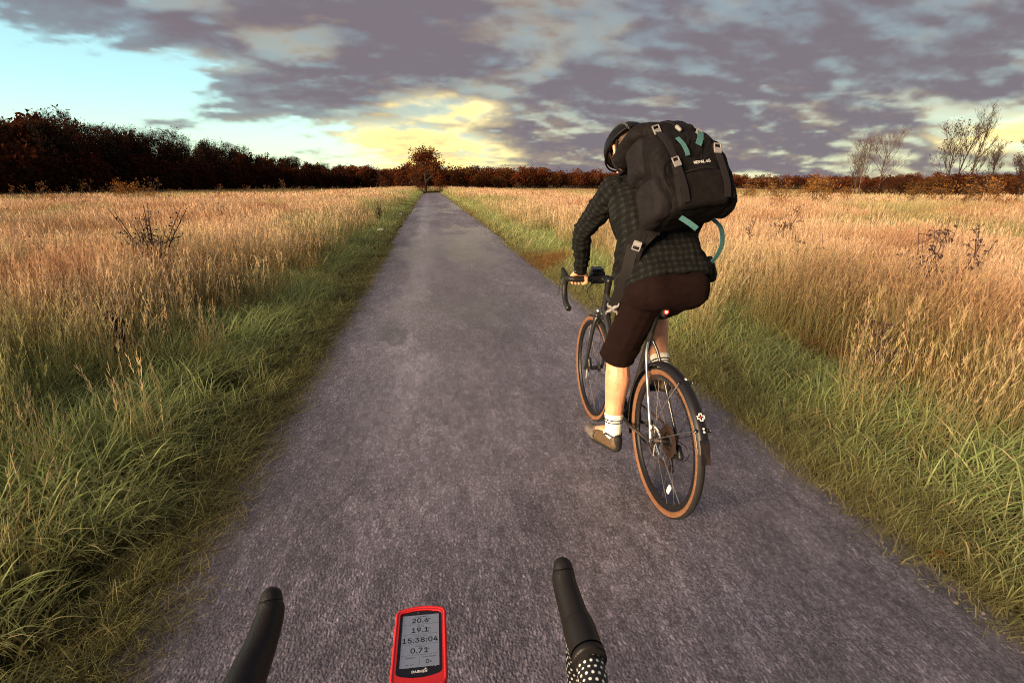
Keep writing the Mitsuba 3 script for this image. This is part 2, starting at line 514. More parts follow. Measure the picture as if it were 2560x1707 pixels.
def scatter(base, groups, pts, sc, rng, tilt=0.06, z=None, squash=None):
    zz = hfield(pts[:, 0], pts[:, 1]) if z is None else z
    n0 = COUNT.get(base + '#', 0)
    for i, (x, y) in enumerate(pts):
        g = groups[rng.integers(len(groups))]
        s = sc[i]
        scene[f'{base}__{n0 + i + 1:03d}'] = {'type': 'instance', 'g': {'type': 'ref', 'id': g},
            'to_world': T().translate([x, y, zz[i]]).rotate([0, 0, 1], float(rng.uniform(-35, 35))).rotate([1, 0, 0], float(rng.normal(0, tilt) * 57)).scale([s, s, s * (1 if squash is None else squash[i])])}
    COUNT[base + '#'] = n0 + len(pts)


def wedge(rng, n, r0, r1, a0=-62, a1=76):
    r = np.sqrt(rng.uniform(r0 ** 2, r1 ** 2, n))
    a = np.radians(rng.uniform(a0, a1, n))
    return np.stack([r * np.sin(a), r * np.cos(a)], -1)


def off_road(p):
    return np.maximum(RL - p[:, 0], p[:, 0] - RR)


def pnoise(p, f, s, o=3):
    return meshkit.fbm(np.stack([p[:, 0] * f, p[:, 1] * f, 0 * p[:, 0]], -1), o, s)


BUSHXY = (-3.75, 7.75)                                        # where the thorn bush stands
rng = np.random.default_rng(7)
# tall dead grass: stems with feathery heads, and dead leaves between them
for k in range(4):
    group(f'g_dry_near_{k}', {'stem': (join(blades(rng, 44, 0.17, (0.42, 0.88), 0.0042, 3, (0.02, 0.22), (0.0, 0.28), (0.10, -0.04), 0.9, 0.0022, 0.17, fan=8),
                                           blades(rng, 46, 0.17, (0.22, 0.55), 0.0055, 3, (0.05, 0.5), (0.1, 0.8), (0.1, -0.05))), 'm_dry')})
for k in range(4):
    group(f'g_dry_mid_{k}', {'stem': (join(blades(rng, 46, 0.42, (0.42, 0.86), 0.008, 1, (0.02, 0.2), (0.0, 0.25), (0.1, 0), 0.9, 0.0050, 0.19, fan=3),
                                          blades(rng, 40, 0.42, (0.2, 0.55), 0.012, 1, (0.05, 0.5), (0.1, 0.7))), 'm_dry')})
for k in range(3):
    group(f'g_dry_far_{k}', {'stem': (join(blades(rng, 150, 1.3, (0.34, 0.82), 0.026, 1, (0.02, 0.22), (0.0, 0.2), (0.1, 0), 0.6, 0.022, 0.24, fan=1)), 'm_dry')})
# green verge grass: long arching blades combed over towards the lane
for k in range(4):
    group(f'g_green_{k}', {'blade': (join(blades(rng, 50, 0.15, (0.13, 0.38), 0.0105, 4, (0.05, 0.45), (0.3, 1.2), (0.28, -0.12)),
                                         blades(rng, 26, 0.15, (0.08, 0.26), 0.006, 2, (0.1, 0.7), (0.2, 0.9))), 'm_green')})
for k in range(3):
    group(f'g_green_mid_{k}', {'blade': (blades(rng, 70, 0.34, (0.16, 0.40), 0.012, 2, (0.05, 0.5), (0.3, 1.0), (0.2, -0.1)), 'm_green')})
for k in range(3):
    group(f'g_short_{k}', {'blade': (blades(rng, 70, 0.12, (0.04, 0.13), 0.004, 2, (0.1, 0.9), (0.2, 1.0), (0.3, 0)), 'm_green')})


def pick(p, lo, hi, d):
    return p[(d > lo) & (d < hi)]


p = wedge(rng, 8200, 0.7, 13)
d = off_road(p)
w = 0.05 + 0.95 * sst(0.7, 2.8, d + 1.5 * (pnoise(p, 0.45, 3) - 0.5))
p = p[(rng.random(len(p)) < w) & (d > 0.5) & (np.hypot(p[:, 0] - BUSHXY[0], p[:, 1] - BUSHXY[1]) > 0.32)]
scatter('dry_grass', [f'g_dry_near_{k}' for k in range(4)], p, rng.uniform(0.70, 1.05, len(p)) * (0.62 + 0.6 * pnoise(p, 0.5, 9)), rng)
p = wedge(rng, 16500, 12, 38)
d = off_road(p)
w = sst(0.5, 2.0, d + 1.0 * (pnoise(p, 0.4, 3) - 0.5))
p = p[(rng.random(len(p)) < w) & (d > 0.5) & (p[:, 1] > -3)]
scatter('dry_grass', [f'g_dry_mid_{k}' for k in range(4)], p, rng.uniform(0.72, 1.08, len(p)) * (0.62 + 0.6 * pnoise(p, 0.4, 9)), rng)
p = wedge(rng, 12500, 36, 150, -48, 64)
d = off_road(p)
p = p[((d > 1.6) | (p[:, 1] > 112))]
scatter('dry_grass', [f'g_dry_far_{k}' for k in range(3)], p, rng.uniform(0.8, 1.15, len(p)) * (0.8 + 0.4 * pnoise(p, 0.15, 9)), rng)
labels['dry_grass'] = {'label': 'tall blond dead meadow grass with feathery seed heads filling both fields', 'category': 'grass', 'kind': 'stuff'}


def strip(rng, n, y0, y1, w0, w1):
    y = y0 + (y1 - y0) * rng.random(n)
    s = rng.random(n) < 0.5
    o = w0 + (w1 - w0) * rng.random(n) ** 1.15
    return np.stack([np.where(s, RL - o, RR + o), y], -1)


p = strip(rng, 5600, -1.5, 12, 0.02, 2.9)
d = off_road(p)
w = sst(2.7, 1.0, d + 1.0 * (pnoise(p, 0.45, 3) - 0.5))
p = p[rng.random(len(p)) < w]
d = off_road(p)
scatter('verge_grass', [f'g_green_{k}' for k in range(4)], p, (0.42 + 0.58 * sst(0.0, 0.8, d)) * rng.uniform(0.8, 1.15, len(p)) * (0.6 + 0.8 * pnoise(p, 0.8, 19)), rng)
p = strip(rng, 9000, 11, 99, 0.05, 2.4)
d = off_road(p)
p = p[rng.random(len(p)) < sst(2.2, 0.8, d)]
scatter('verge_grass', [f'g_green_mid_{k}' for k in range(3)], p, (0.45 + 0.6 * sst(0.0, 0.9, off_road(p))) * rng.uniform(0.75, 1.2, len(p)), rng)
p = strip(rng, 3600, -1.0, 14, -0.10, 0.25)
scatter('verge_grass', [f'g_short_{k}' for k in range(3)], p, rng.uniform(0.6, 1.3, len(p)), rng)
# green tufts out in the field
p = wedge(rng, 12000, 3, 40, -45, 60)
p = p[(off_road(p) > 1.8) & (pnoise(p, 0.22, 41) > 0.56)]
scatter('verge_grass', [f'g_green_mid_{k}' for k in range(3)], p, rng.uniform(1.0, 1.8, len(p)), rng)
labels['verge_grass'] = {'label': 'green and olive verge grass arching over the edges of the lane', 'category': 'grass', 'kind': 'stuff'}

# ---------------------------------------------------------------- trees, scrub, weeds


def bark_rgb(p, n, uv):
    f = fbm(p.x * 7, p.y * 7, p.z * 2, 3)
    return mix(mi.Color3f(0.025, 0.018, 0.014), mi.Color3f(0.07, 0.052, 0.040), f)


def leaf_fn(a, b, c):
    def fn(p, n, uv):
        f = fbm(p.x * 0.35, p.y * 0.35, p.z * 0.35, 2)
        return mix(mix(mi.Color3f(*a), mi.Color3f(*b), uv.x), mi.Color3f(*c), smoothstep(0.45, 0.7, f))
    return mikit.proc(fn)


scene['m_bark'] = {'type': 'diffuse', 'reflectance': mikit.proc(bark_rgb)}
leafmat('m_leaf_dark', leaf_fn((0.040, 0.012, 0.008), (0.085, 0.026, 0.013), (0.048, 0.022, 0.012)), 0.5)
leafmat('m_leaf_rust', leaf_fn((0.075, 0.020, 0.011), (0.17, 0.050, 0.018), (0.11, 0.055, 0.018)), 0.7)
leafmat('m_leaf_gold', leaf_fn((0.20, 0.085, 0.02), (0.36, 0.16, 0.04), (0.22, 0.11, 0.03)), 0.7)
mat('m_twig', (0.040, 0.024, 0.019), 0.8)
mat('m_twig_pale', (0.085, 0.050, 0.038), 0.8)
mat('m_weed', (0.048, 0.024, 0.021), 0.8)


def tri_twigs(A, B, w, rng):
    d = B - A
    s = nn(np.cross(d, rng.normal(size=A.shape))) * (np.broadcast_to(w, len(A)) / 2)[:, None]
    v = np.stack([A - s, A + s, B], 1).reshape(-1, 3)
    return v, np.arange(len(v)).reshape(-1, 3)


def leaves(c, size, rng, flat=0.6):
    """leaf clumps: ragged five-point fans"""
    n = len(c)
    k = 5
    a = np.sort(rng.uniform(0, 2 * np.pi, (n, k)), 1)
    r = size * rng.uniform(0.45, 1.0, (n, k))
    e1 = nn(rng.normal(size=(n, 3)))
    e2 = nn(np.cross(e1, rng.normal(size=(n, 3))))
    v = c[:, None] + r[..., None] * (np.cos(a)[..., None] * e1[:, None] + flat * np.sin(a)[..., None] * e2[:, None])
    f = np.array([[0, 1, 2], [0, 2, 3], [0, 3, 4]])
    F = (f[None] + (np.arange(n) * k)[:, None, None]).reshape(-1, 3)
    u = np.repeat(rng.random(n), k)
    return v.reshape(-1, 3), F, np.stack([u, u], -1)


def tree_mesh(rng, h, rad, trunk=0.28, first=0.25, kids=(11, 6, 5, 5), up=0.55, twig=0.03, leaf=0, lsize=0.4, lean=0.0, spread=(0.5, 0.75), kink=0.09, stems=1):
    """wood (trunk and limbs), twigs, leaf clumps of one tree of unit size h"""
    wood, A, B, tips = [], [], [], []
    lens = [h * 0.92, rad, rad * 0.55, rad * 0.34, rad * 0.22]

    def grow(p0, d, L, r, lev):
        n = 5 if lev == 0 else 4 if lev == 1 else 3
        pts = [p0]
        dd = d
        for i in range(n):
            dd = nn(dd + rng.normal(0, kink * (1 + 0.6 * lev), 3) + [0, 0, up * (0.10 if lev == 0 else 0.22)])
            pts.append(pts[-1] + dd * L / n)
        pts = np.array(pts)
        if lev <= min(2, len(kids) - 1):
            wood.append(tube(pts, np.linspace(r, r * (0.22 if lev else 0.3), n + 1), 7 if lev == 0 else 5 if lev == 1 else 3, cap=False))
        else:
            A.append(pts[0]), B.append(pts[-1])
        if lev >= min(2, len(kids) - 1):
            tips.append(pts[-1])
            tips.append(pts[len(pts) // 2])
        if lev >= len(kids):
            return
        for k in range(kids[lev]):
            t = (first + (1 - first) * ((k + rng.random()) / kids[lev]) ** 0.85) if lev == 0 else rng.uniform(0.3, 1.0)
            q = np.array([np.interp(t * n, range(n + 1), pts[:, j]) for j in range(3)])
            side = nn(np.cross(nn(pts[-1] - pts[0]), rng.normal(size=3)))
            w = rng.uniform(*spread)
            nd = nn(dd * (1 - w) + side * w + [0, 0, 0.12 * up])
            ll = lens[lev + 1] * rng.uniform(0.65, 1.15) * (1.15 - 0.55 * t if lev == 0 else 1.1 - 0.4 * t)
            grow(q, nd, ll, r * (0.42 if lev == 0 else 0.5) * (1.1 - 0.5 * t), lev + 1)

    for s in range(stems):
        a = rng.uniform(0, 6.28)
        grow(np.array([0.12 * rad * math.cos(a) * (stems > 1), 0.12 * rad * math.sin(a) * (stems > 1), -0.1]), nn(np.array([lean + (stems > 1) * 0.25 * math.cos(a), (stems > 1) * 0.25 * math.sin(a), 1.0])), lens[0] * rng.uniform(0.8, 1.0) if stems > 1 else lens[0], trunk / (1 if stems == 1 else 1.6), 0)
    tips = np.array(tips)
    tw = tri_twigs(np.array(A), np.array(B), twig, rng)
    lv = None
    if leaf:
        c = tips[rng.integers(len(tips), size=leaf)] + rng.normal(0, lsize * 0.8, (leaf, 3))
        lv = leaves(c, lsize, rng)
    return cat(wood), tw, lv


def tree_group(name, rng, leafm=None, twm='m_bark', **kw):
    wood, tw, lv = tree_mesh(rng, **kw)
    g = {'type': 'shapegroup', 'trunk': mikit.ply(wood, 'm_bark', smooth=True)}
    V, F = tw
    if lv is not None:
        g['crown'] = mikit.ply(lv[:2], leafm, smooth=False, uv=lv[2])
        g['twigs'] = mikit.ply(tw, twm)
    else:
        g['crown'] = mikit.ply(tw, twm)
    scene[name] = g
    return name


def plant(base, g, x, y, s, rng, label, cat_, grp=None, sz=1.0, z=None):
    k = thing(base, label, cat_, grp)
    scene[k] = {'type': 'instance', 'g': {'type': 'ref', 'id': g},
                'to_world': T().translate([x, y, float(hfield(x, y)) - 0.05 if z is None else z]).rotate([0, 0, 1], float(rng.uniform(0, 360))).scale([s, s, s * sz])}
    for q in ('crown', 'twigs'):
        labels[k + '__' + q] = {'kind': 'stuff'}
    return k


rng = np.random.default_rng(21)
OAK = [tree_group(f'g_oak_{k}', rng, 'm_leaf_dark', h=10, rad=4.2, trunk=0.24, first=0.30, kids=(12, 6, 5, 5), leaf=800, lsize=0.25, twig=0.05, up=0.9) for k in range(3)]
TWIGGY = [tree_group(f'g_twiggy_{k}', rng, 'm_leaf_dark', h=10, rad=3.6, trunk=0.22, first=0.28, kids=(12, 7, 6, 5), leaf=90, lsize=0.2, twig=0.05, up=1.2) for k in range(3)]
DENSE = [tree_group(f'g_dense_{k}', rng, 'm_leaf_dark', h=10, rad=3.6, trunk=0.25, first=0.10, kids=(14, 6, 4), leaf=1300, lsize=0.60, up=0.7) for k in range(3)]
FARW = [tree_group(f'g_far_{k}', rng, m, h=10, rad=4.2, trunk=0.25, first=0.05, kids=(12, 4), leaf=900, lsize=0.6, up=0.6, twig=0.08) for k, m in enumerate(['m_leaf_dark', 'm_leaf_rust', 'm_leaf_dark'])]
FARB = [tree_group(f'g_farbush_{k}', rng, m, h=2.6, rad=1.9, trunk=0.07, first=0.05, kids=(7, 4), leaf=480, lsize=0.27, up=0.5, stems=2, twig=0.04) for k, m in enumerate(['m_leaf_dark', 'm_leaf_rust', 'm_leaf_dark'])]
BUSH = [tree_group(f'g_bush_{k}', rng, m, h=2.6, rad=1.6, trunk=0.07, first=0.05, kids=(9, 5, 4), leaf=1700, lsize=0.15, up=0.5, stems=3, twig=0.025) for k, m in enumerate(['m_leaf_dark', 'm_leaf_rust', 'm_leaf_dark', 'm_leaf_gold'])]

# the wood on the left: its edge runs from 110 m out on the left to behind the end of the lane
SKY_PX = [(-900, 300), (-300, 296), (0, 288), (100, 290), (147, 291), (229, 316), (305, 335), (354, 337), (435, 356), (544, 363), (615, 381), (702, 392), (762, 402), (871, 418), (1007, 426), (1100, 428), (1300, 432)]
RT, DN = np.array([0.98847662, -0.15137359, 0.0]), np.array([-0.04385461, -0.28637264, -0.95711414])
azs, els = [], []
for u, v in SKY_PX:                                           # how high the wood stands in the photograph, as compass bearing and elevation
    q = FWD + RT * (u - 1280) / 1300 + DN * (v - 853.5) / 1300
    azs.append(math.degrees(math.atan2(q[0], q[1])))
    els.append(math.degrees(math.atan2(q[2], math.hypot(q[0], q[1]))))
PLAN = [(-75, 92), (-55, 100), (-36, 112), (-30, 128), (-22, 160), (-14, 205), (-7, 262), (0, 300), (8, 330), (16, 350)]


def wood_at(az, back=0.0):
    r = np.interp(az, [a for a, _ in PLAN], [b for _, b in PLAN]) + back
    return r * math.sin(math.radians(az)), r * math.cos(math.radians(az)), r


LW = [('oak_tree', 'dark oak with a ragged twiggy crown', 'oaks'), ('bare_tree', 'nearly bare twiggy tree', 'bare trees'), ('dense_tree', 'dense dark leafy tree', 'leafy trees')]
WHERE = [(-62, 'beyond the left picture edge'), (-34, 'at the tall left end of the wood'), (-30, 'a little right of the tall wood end'), (-27, 'above the orange saplings'), (-24, 'where the left wood starts to slope'), (-21, 'on the slope of the left wood'), (-17, 'midway down the left wood'), (-13, 'low on the left wood'), (-8, 'at the wood end near the lone oak')]
inner = 0
for row, (back, n, amp) in enumerate(((0, 62, 0.95), (9, 52, 1.0), (22, 46, 1.04), (34, 60, 0.93))):
    for k in range(n):
        az = -62 + 60.5 * ((k + rng.random() * 0.9) / n) ** 1.0
        x, y, r = wood_at(az, back + rng.uniform(-3, 3))
        top = (1.5 + r * math.tan(math.radians(np.interp(az, azs, els)))) * 0.95 + (rng.normal(0, 0.2) if row else 0)
        kind = rng.choice(3, p=[0.34, 0.36, 0.30] if az < -18 else [0.25, 0.1, 0.65])
        s = top / 10.3 * amp * rng.uniform(0.88, 1.03) * (0.92 if kind == 2 else 1.0) * (0.82 if row == 0 and kind == 2 else 1)
        g = [OAK, TWIGGY, DENSE][kind][rng.integers(3)]
        if row > 1:                                           # behind the two front rows nothing can be told apart
            inner += 1
            scene[f'left_wood_interior__{inner:03d}'] = {'type': 'instance', 'g': {'type': 'ref', 'id': g if row == 2 else FARW[2]}, 'to_world': T().translate([x, y, -0.2]).rotate([0, 0, 1], float(rng.uniform(0, 360))).scale([s * 1.1, s * 1.1, s])}
            continue
        w = [t for a_, t in WHERE if az >= a_][-1]
        tk = plant(LW[kind][0], g, x, y, s, rng, f'{LW[kind][1]} {w}', 'tree', f'{LW[kind][2]} {w}')
labels['left_wood_interior'] = {'label': 'dark mass of trees inside the left wood behind its front rows', 'category': 'wood', 'kind': 'stuff'}
# scrub along the foot of the wood: nobody could count it
n = 0
for k in range(420):
    az = -62 + 62 * rng.random()
    x, y, r = wood_at(az, -4 + rng.uniform(-3, 16))
    n += 1
    scene[f'woodland_undergrowth__{n:03d}'] = {'type': 'instance', 'g': {'type': 'ref', 'id': FARB[0 if rng.random() < 0.5 else 2]}, 'to_world': T().translate([x, y, float(hfield(x, y)) - 0.1]).rotate([0, 0, 1], float(rng.uniform(0, 360))).scale(float(rng.uniform(1.3, 2.6)))}
labels['woodland_undergrowth'] = {'label': 'dark tangled undergrowth along the foot of the left wood', 'category': 'undergrowth', 'kind': 'stuff'}
# the far wood that closes the view behind the lane and on the right
n = 0
for k in range(560):
    az = -9 + 74 * rng.random()
    r = np.interp(az, [-9, 0, 10, 20, 40, 62], [255, 235, 240, 300, 330, 300]) + rng.uniform(0, 55)
    el = np.interp(az, [-9, -3, 2, 10, 15, 21, 28, 36, 40, 50, 62], [1.6, 1.2, 1.02, 0.95, 0.92, 0.75, 0.52, 0.30, 0.45, 0.55, 0.7])
    top = 1.5 + r * math.tan(math.radians(el)) * rng.uniform(0.80, 1.04) + rng.normal(0, 0.15)
    x, y = r * math.sin(math.radians(az)), r * math.cos(math.radians(az))
    if rng.random() < 0.65:
        g, s = FARW[rng.integers(3)], top / 9.8
    else:
        g, s = FARB[1] if rng.random() < 0.6 else FARB[2], top / 3.0
    n += 1
    scene[f'far_wood__{n:03d}'] = {'type': 'instance', 'g': {'type': 'ref', 'id': g}, 'to_world': T().translate([x, y, -0.2]).rotate([0, 0, 1], float(rng.uniform(0, 360))).scale([s * 1.15, s * 1.15, s])}
for k in range(420):
    az = -4 + 68 * rng.random()
    r = np.interp(az, [-4, 0, 10, 20, 40, 62], [150, 150, 165, 190, 170, 120]) + rng.uniform(0, 40)
    s = rng.uniform(1.0, 1.7) * np.interp(az, [-4, 8, 15, 25, 40], [1.25, 1.3, 1.2, 0.85, 0.75])
    n += 1
    scene[f'far_wood__{n:03d}'] = {'type': 'instance', 'g': {'type': 'ref', 'id': FARB[(1, 0, 1, 2)[rng.integers(4)]]}, 'to_world': T().translate([r * math.sin(math.radians(az)), r * math.cos(math.radians(az)), -0.2]).rotate([0, 0, 1], float(rng.uniform(0, 360))).scale(float(s))}
labels['far_wood'] = {'label': 'low rust and brown woodland closing the view behind the fields', 'category': 'wood', 'kind': 'stuff'}


def bearing(u, r, v=460.0):
    """the place on the ground r metres out in the direction of a photograph column at the horizon"""
    q = FWD + RT * (u - 1280) / 1300 + DN * (v - 853.5) / 1300
    q = q[:2] / np.hypot(*q[:2])
    return float(q[0] * r), float(q[1] * r)


# the lone oak at the end of the lane
wood, tw, lv = tree_mesh(rng, h=5.2, rad=4.3, trunk=0.22, first=0.16, kids=(20, 7, 4), up=0.45, leaf=4200, lsize=0.30, spread=(0.5, 0.7))
k = thing('lone_oak', 'lone rust red oak standing at the far end of the lane against the yellow glow', 'tree')
to = T().translate([-0.6, 110.0, 0.1])
put(k + '__trunk', wood, 'm_bark', True, to)
put(k + '__crown', lv[:2], 'm_leaf_rust', False, to, uv=lv[2])
put(k + '__twig_mass', tw, 'm_twig', False, to)
for q, (x, y, s, b) in enumerate([(-1.1, 105, 0.62, 0), (2.0, 108, 0.85, 1), (7.0, 118, 1.3, 0), (-8.5, 117, 1.4, 2), (11.5, 121, 1.35, 1), (0.9, 122, 1.45, 0), (-2.4, 118, 1.5, 0), (15.5, 124, 1.2, 1)]):
    plant('hedge_bush', BUSH[b], x, y, s, rng, ['dark bush hiding the foot of the lone oak', 'rust bush right of the foot of the lone oak', 'dark bush behind the bend of the lane', 'broad dark bush well left of the lone oak', 'rust bush right of the lane end', 'dark bush straight behind the lane end', 'dark bush between the lone oak and the wood', 'small rust bush farthest right of the lane end'][q], 'bush')

# bare trees on the right
wood, tw, _ = tree_mesh(rng, h=5.7, rad=3.3, trunk=0.11, first=0.16, kids=(15, 6, 4, 3), up=0.9, twig=0.026, spread=(0.38, 0.6), kink=0.06)
k = thing('bare_birch', 'left one of the two bare trees standing together on the right', 'tree')
x, y = bearing(2150, 86)
to = T().translate([x, y, 0.0])
put(k + '__trunk', wood, 'm_twig_pale', True, to)
put(k + '__crown', tw, 'm_twig_pale', False, to)
wood, tw, _ = tree_mesh(rng, h=6.4, rad=3.5, trunk=0.11, first=0.22, kids=(12, 6, 4, 3), up=0.8, twig=0.03, spread=(0.4, 0.6), kink=0.06)
k = thing('bare_birch', 'right one of the two bare trees standing together, with an open fan of limbs', 'tree')
x, y = bearing(2200, 90)
to = T().translate([x, y, 0.0])
put(k + '__trunk', wood, 'm_twig_pale', True, to)
put(k + '__crown', tw, 'm_twig_pale', False, to)
for q, (u, r, h, rad, lf, lab) in enumerate([(2365, 78, 6.0, 3.2, 260, 'tall half bare tree with rust leaves below in the right hand group'), (2425, 78, 8.0, 2.4, 0, 'tallest slender bare tree of the right hand group'), (2392, 82, 7.6, 2.4, 20, 'thin bare tree between the tallest two of the right hand group'), (2470, 80, 4.4, 2.2, 40, 'small bare tree right of the tall right hand group'), (2550, 70, 4.2, 2.2, 80, 'half bare tree cut by the right edge of the picture'), (2140, 98, 4.3, 2.0, 0, 'small bare bush tree left of the two bare trees')]):
    wood, tw, lv = tree_mesh(rng, h=h, rad=rad, trunk=0.11, first=0.22, kids=(12, 6, 4, 3), up=1.0, twig=0.026, leaf=lf, lsize=0.16, spread=(0.34, 0.56), kink=0.06)
    k = thing('slender_tree', lab, 'tree')
    x, y = bearing(u, r)
    to = T().translate([x, y, 0.0])
    put(k + '__trunk', wood, 'm_twig', True, to)
    put(k + '__crown', tw, 'm_twig', False, to)
    if lv is not None:
        put(k + '__dead_leaves', lv[:2], 'm_leaf_rust', False, to, uv=lv[2])
# scrub under them
SC = [(2310, 66, 0.80, 1, 'rust brown scrub bush under the left of the tall bare group'), (2350, 62, 0.85, 1, 'broad rust scrub bush under the tall half bare tree'), (2385, 64, 0.95, 0, 'dark bush at the foot of the tall bare group'), (2430, 66, 0.9, 0, 'dark bramble bush below the tallest bare tree'), (2475, 64, 0.85, 0, 'dark bramble bush right of the tallest bare tree'), (2520, 62, 0.85, 1, 'rust bramble bush near the right edge'), (2570, 58, 0.95, 0, 'dark bramble bush at the right edge of the picture'), (2180, 76, 0.8, 0, 'dark low bush at the foot of the two bare trees'), (2245, 76, 0.85, 2, 'brown bush right of the two bare trees'), (2105, 78, 0.95, 1, 'rust bush left of the two bare trees'), (2050, 80, 0.9, 3, 'golden bush farther left of the two bare trees')]
for u, r, s, b, lab in SC:
    x, y = bearing(u, r)
    plant('scrub_bush', BUSH[b], x, y, s, rng, lab, 'bush')
# gold saplings in front of them, standing out of the grass
GOLD = [tree_group(f'g_sapling_{k}', rng, 'm_leaf_gold', h=1.9, rad=0.55, trunk=0.018, first=0.25, kids=(10, 4, 3), leaf=260, lsize=0.065, up=1.1, twig=0.008, twm='m_twig', stems=3) for k in range(3)]
PALE = [tree_group(f'g_shoot_{k}', rng, 'm_leaf_gold', h=2.1, rad=0.40, trunk=0.014, first=0.30, kids=(11, 4, 2), leaf=60, lsize=0.06, up=1.2, twig=0.008, twm='m_twig_pale', stems=2) for k in range(3)]
for u in (1850, 1890, 1935, 1965, 1990, 2040, 2075, 2120, 2290, 2330, 2365, 2400, 2440, 2490, 2540):
    r = rng.uniform(24, 46)
    x, y = bearing(u + rng.uniform(-8, 8), r)
    plant('gold_sapling', GOLD[rng.integers(3)], x, y, float(rng.uniform(0.85, 1.2)), rng, 'golden leaved sapling rising from the tall grass on the right', 'sapling', 'gold saplings in the right field')
for u, r, s in [(15, 40, 0.8), (52, 44, 0.7), (80, 42, 0.85), (110, 36, 0.9), (130, 34, 0.75), (158, 42, 0.8), (222, 38, 0.95), (265, 42, 0.75), (292, 36, 1.05), (312, 34, 1.1), (332, 37, 1.1), (350, 35, 0.9), (366, 38, 0.8), (388, 36, 1.0), (405, 40, 0.7), (545, 52, 0.85), (612, 54, 0.8), (668, 52, 0.8), (715, 50, 1.0), (742, 54, 0.8), (770, 55, 0.8)]:
    x, y = bearing(u, r)
    red = 290 < u < 360 or u == 130
    plant('orange_sapling' if red else 'pale_shoot', (GOLD if red else PALE)[rng.integers(3)], x, y, s * (0.85 if red else 1.05), rng, 'orange leaved sapling in the clump before the left wood' if red else 'pale straggly shoot standing above the grass before the left wood', 'sapling', 'orange saplings in the left field' if red else 'pale shoots in the left field')


# ---- weeds near the camera, each its own plant
def weed(label, cat_, x, y, h, n, rng, spread=0.5, blob=0.02, base='weed', m='m_weed', sub=3, per=5, flat=1.0, lean=(0, 0)):
    """stiff dead stems with dark clustered leaves or umbels"""
    st, lf = [], []
    for q in range(n):
        a = rng.uniform(0, 6.28)
        hh = h * rng.uniform(0.6, 1.0)
        s = spread * rng.uniform(0.15, 1.0) * hh
        p = np.array([[0, 0, 0], [0.35 * s * math.cos(a), 0.35 * s * math.sin(a), hh * 0.5], [s * math.cos(a) + lean[0], s * math.sin(a) + lean[1], hh]]) + rng.normal(0, 0.006, (3, 3))
        p = spline(p, 5)
        st.append(tube(p, np.linspace(0.0085, 0.004, len(p)), 4, cap=False))
        for w in range(per):
            t = rng.uniform(0.4, 1.0)
            c = p[min(int(t * (len(p) - 1)), len(p) - 1)]
            e = c + nn(rng.normal(size=3) + [0, 0, 0.5]) * rng.uniform(0.03, 0.14) * h
            st.append(tube([c, e], [0.0045, 0.0028], 3, cap=False))
            for g in range(sub):
                lf.append(e + rng.normal(0, blob * 0.8, 3) * [1, 1, flat])
    k = thing(base, label, cat_)
    to = T().translate([x, y, float(hfield(x, y)) - 0.02])
    put(k + '__stem', cat(st), m, True, to)
    L = leaves(np.array(lf), blob, rng, 0.7)
    put(k + '__leaf', L[:2], m, False, to)
    labels[k + '__leaf'] = {'kind': 'stuff'}


def at_px(u, v, z=0.0):
    q = FWD + RT * (u - 1280) / 1300 + DN * (v - 853.5) / 1300
    return (CAM + q * ((z - 1.5) / q[2]))[:2]


weed('dark sparse thorn bush rising from the blond grass on the left', 'thorn bush', BUSHXY[0], BUSHXY[1], 1.22, 20, rng, 0.55, 0.028, 'thorn_bush', sub=3, per=9)
for u, r, h, n, lab in [(942, 21, 1.05, 7, 'dark dock stems at the left verge beyond the green tuft'), (805, 19, 1.0, 4, 'dark weed stem standing in the middle of the left field'), (545, 18, 1.0, 4, 'thin dark weed stem right of the thorn bush'), (720, 20, 0.95, 3, 'small dark weed between thorn bush and lane'), (200, 26, 1.1, 5, 'low dark weed before the pale shoots on the left'), (40, 9, 0.8, 4, 'brown weed low at the left edge of the picture'), (210, 5.2, 0.62, 5, 'brown weed tuft nearest the camera on the left')]:
    x, y = bearing(u, r)
    weed(lab, 'weed', x, y, h, n, rng, 0.16, 0.036, 'dock_weed', sub=3, per=8)
for u, r, h, n, lab in [(1965, 12, 1.18, 12, 'reddish dead umbel clump just right of the rider'), (2360, 7.0, 1.14, 10, 'large dead umbel plant at the middle of the right field'), (2430, 6.4, 1.0, 6, 'dead umbel plant right of the large umbel'), (2405, 10, 1.15, 5, 'small dead umbel behind the large umbel plant'), (2088, 7.6, 0.98, 3, 'dark single dock spike in the right field'), (2030, 7.8, 0.93, 3, 'dark umbel stem beside the dock spike'), (2310, 4.4, 0.78, 4, 'brown dead stem low in the right hand grass'), (1880, 10, 1.06, 4, 'dark weed stem close right of the rider'), (2500, 9, 1.06, 4, 'dead umbel near the right edge of the picture'), (2200, 15, 1.15, 4, 'far dark umbel in the middle distance on the right')]:
    x, y = bearing(u, r)
    weed(lab, 'dead plant', x, y, h, n, rng, 0.42, 0.028, 'dead_umbel', sub=7, per=5, flat=0.25)

for k in [k for k in scene if k.split('__')[-1] in ('crown', 'twig_mass', 'dead_leaves')]:
    labels.setdefault(k, {})['kind'] = 'stuff'

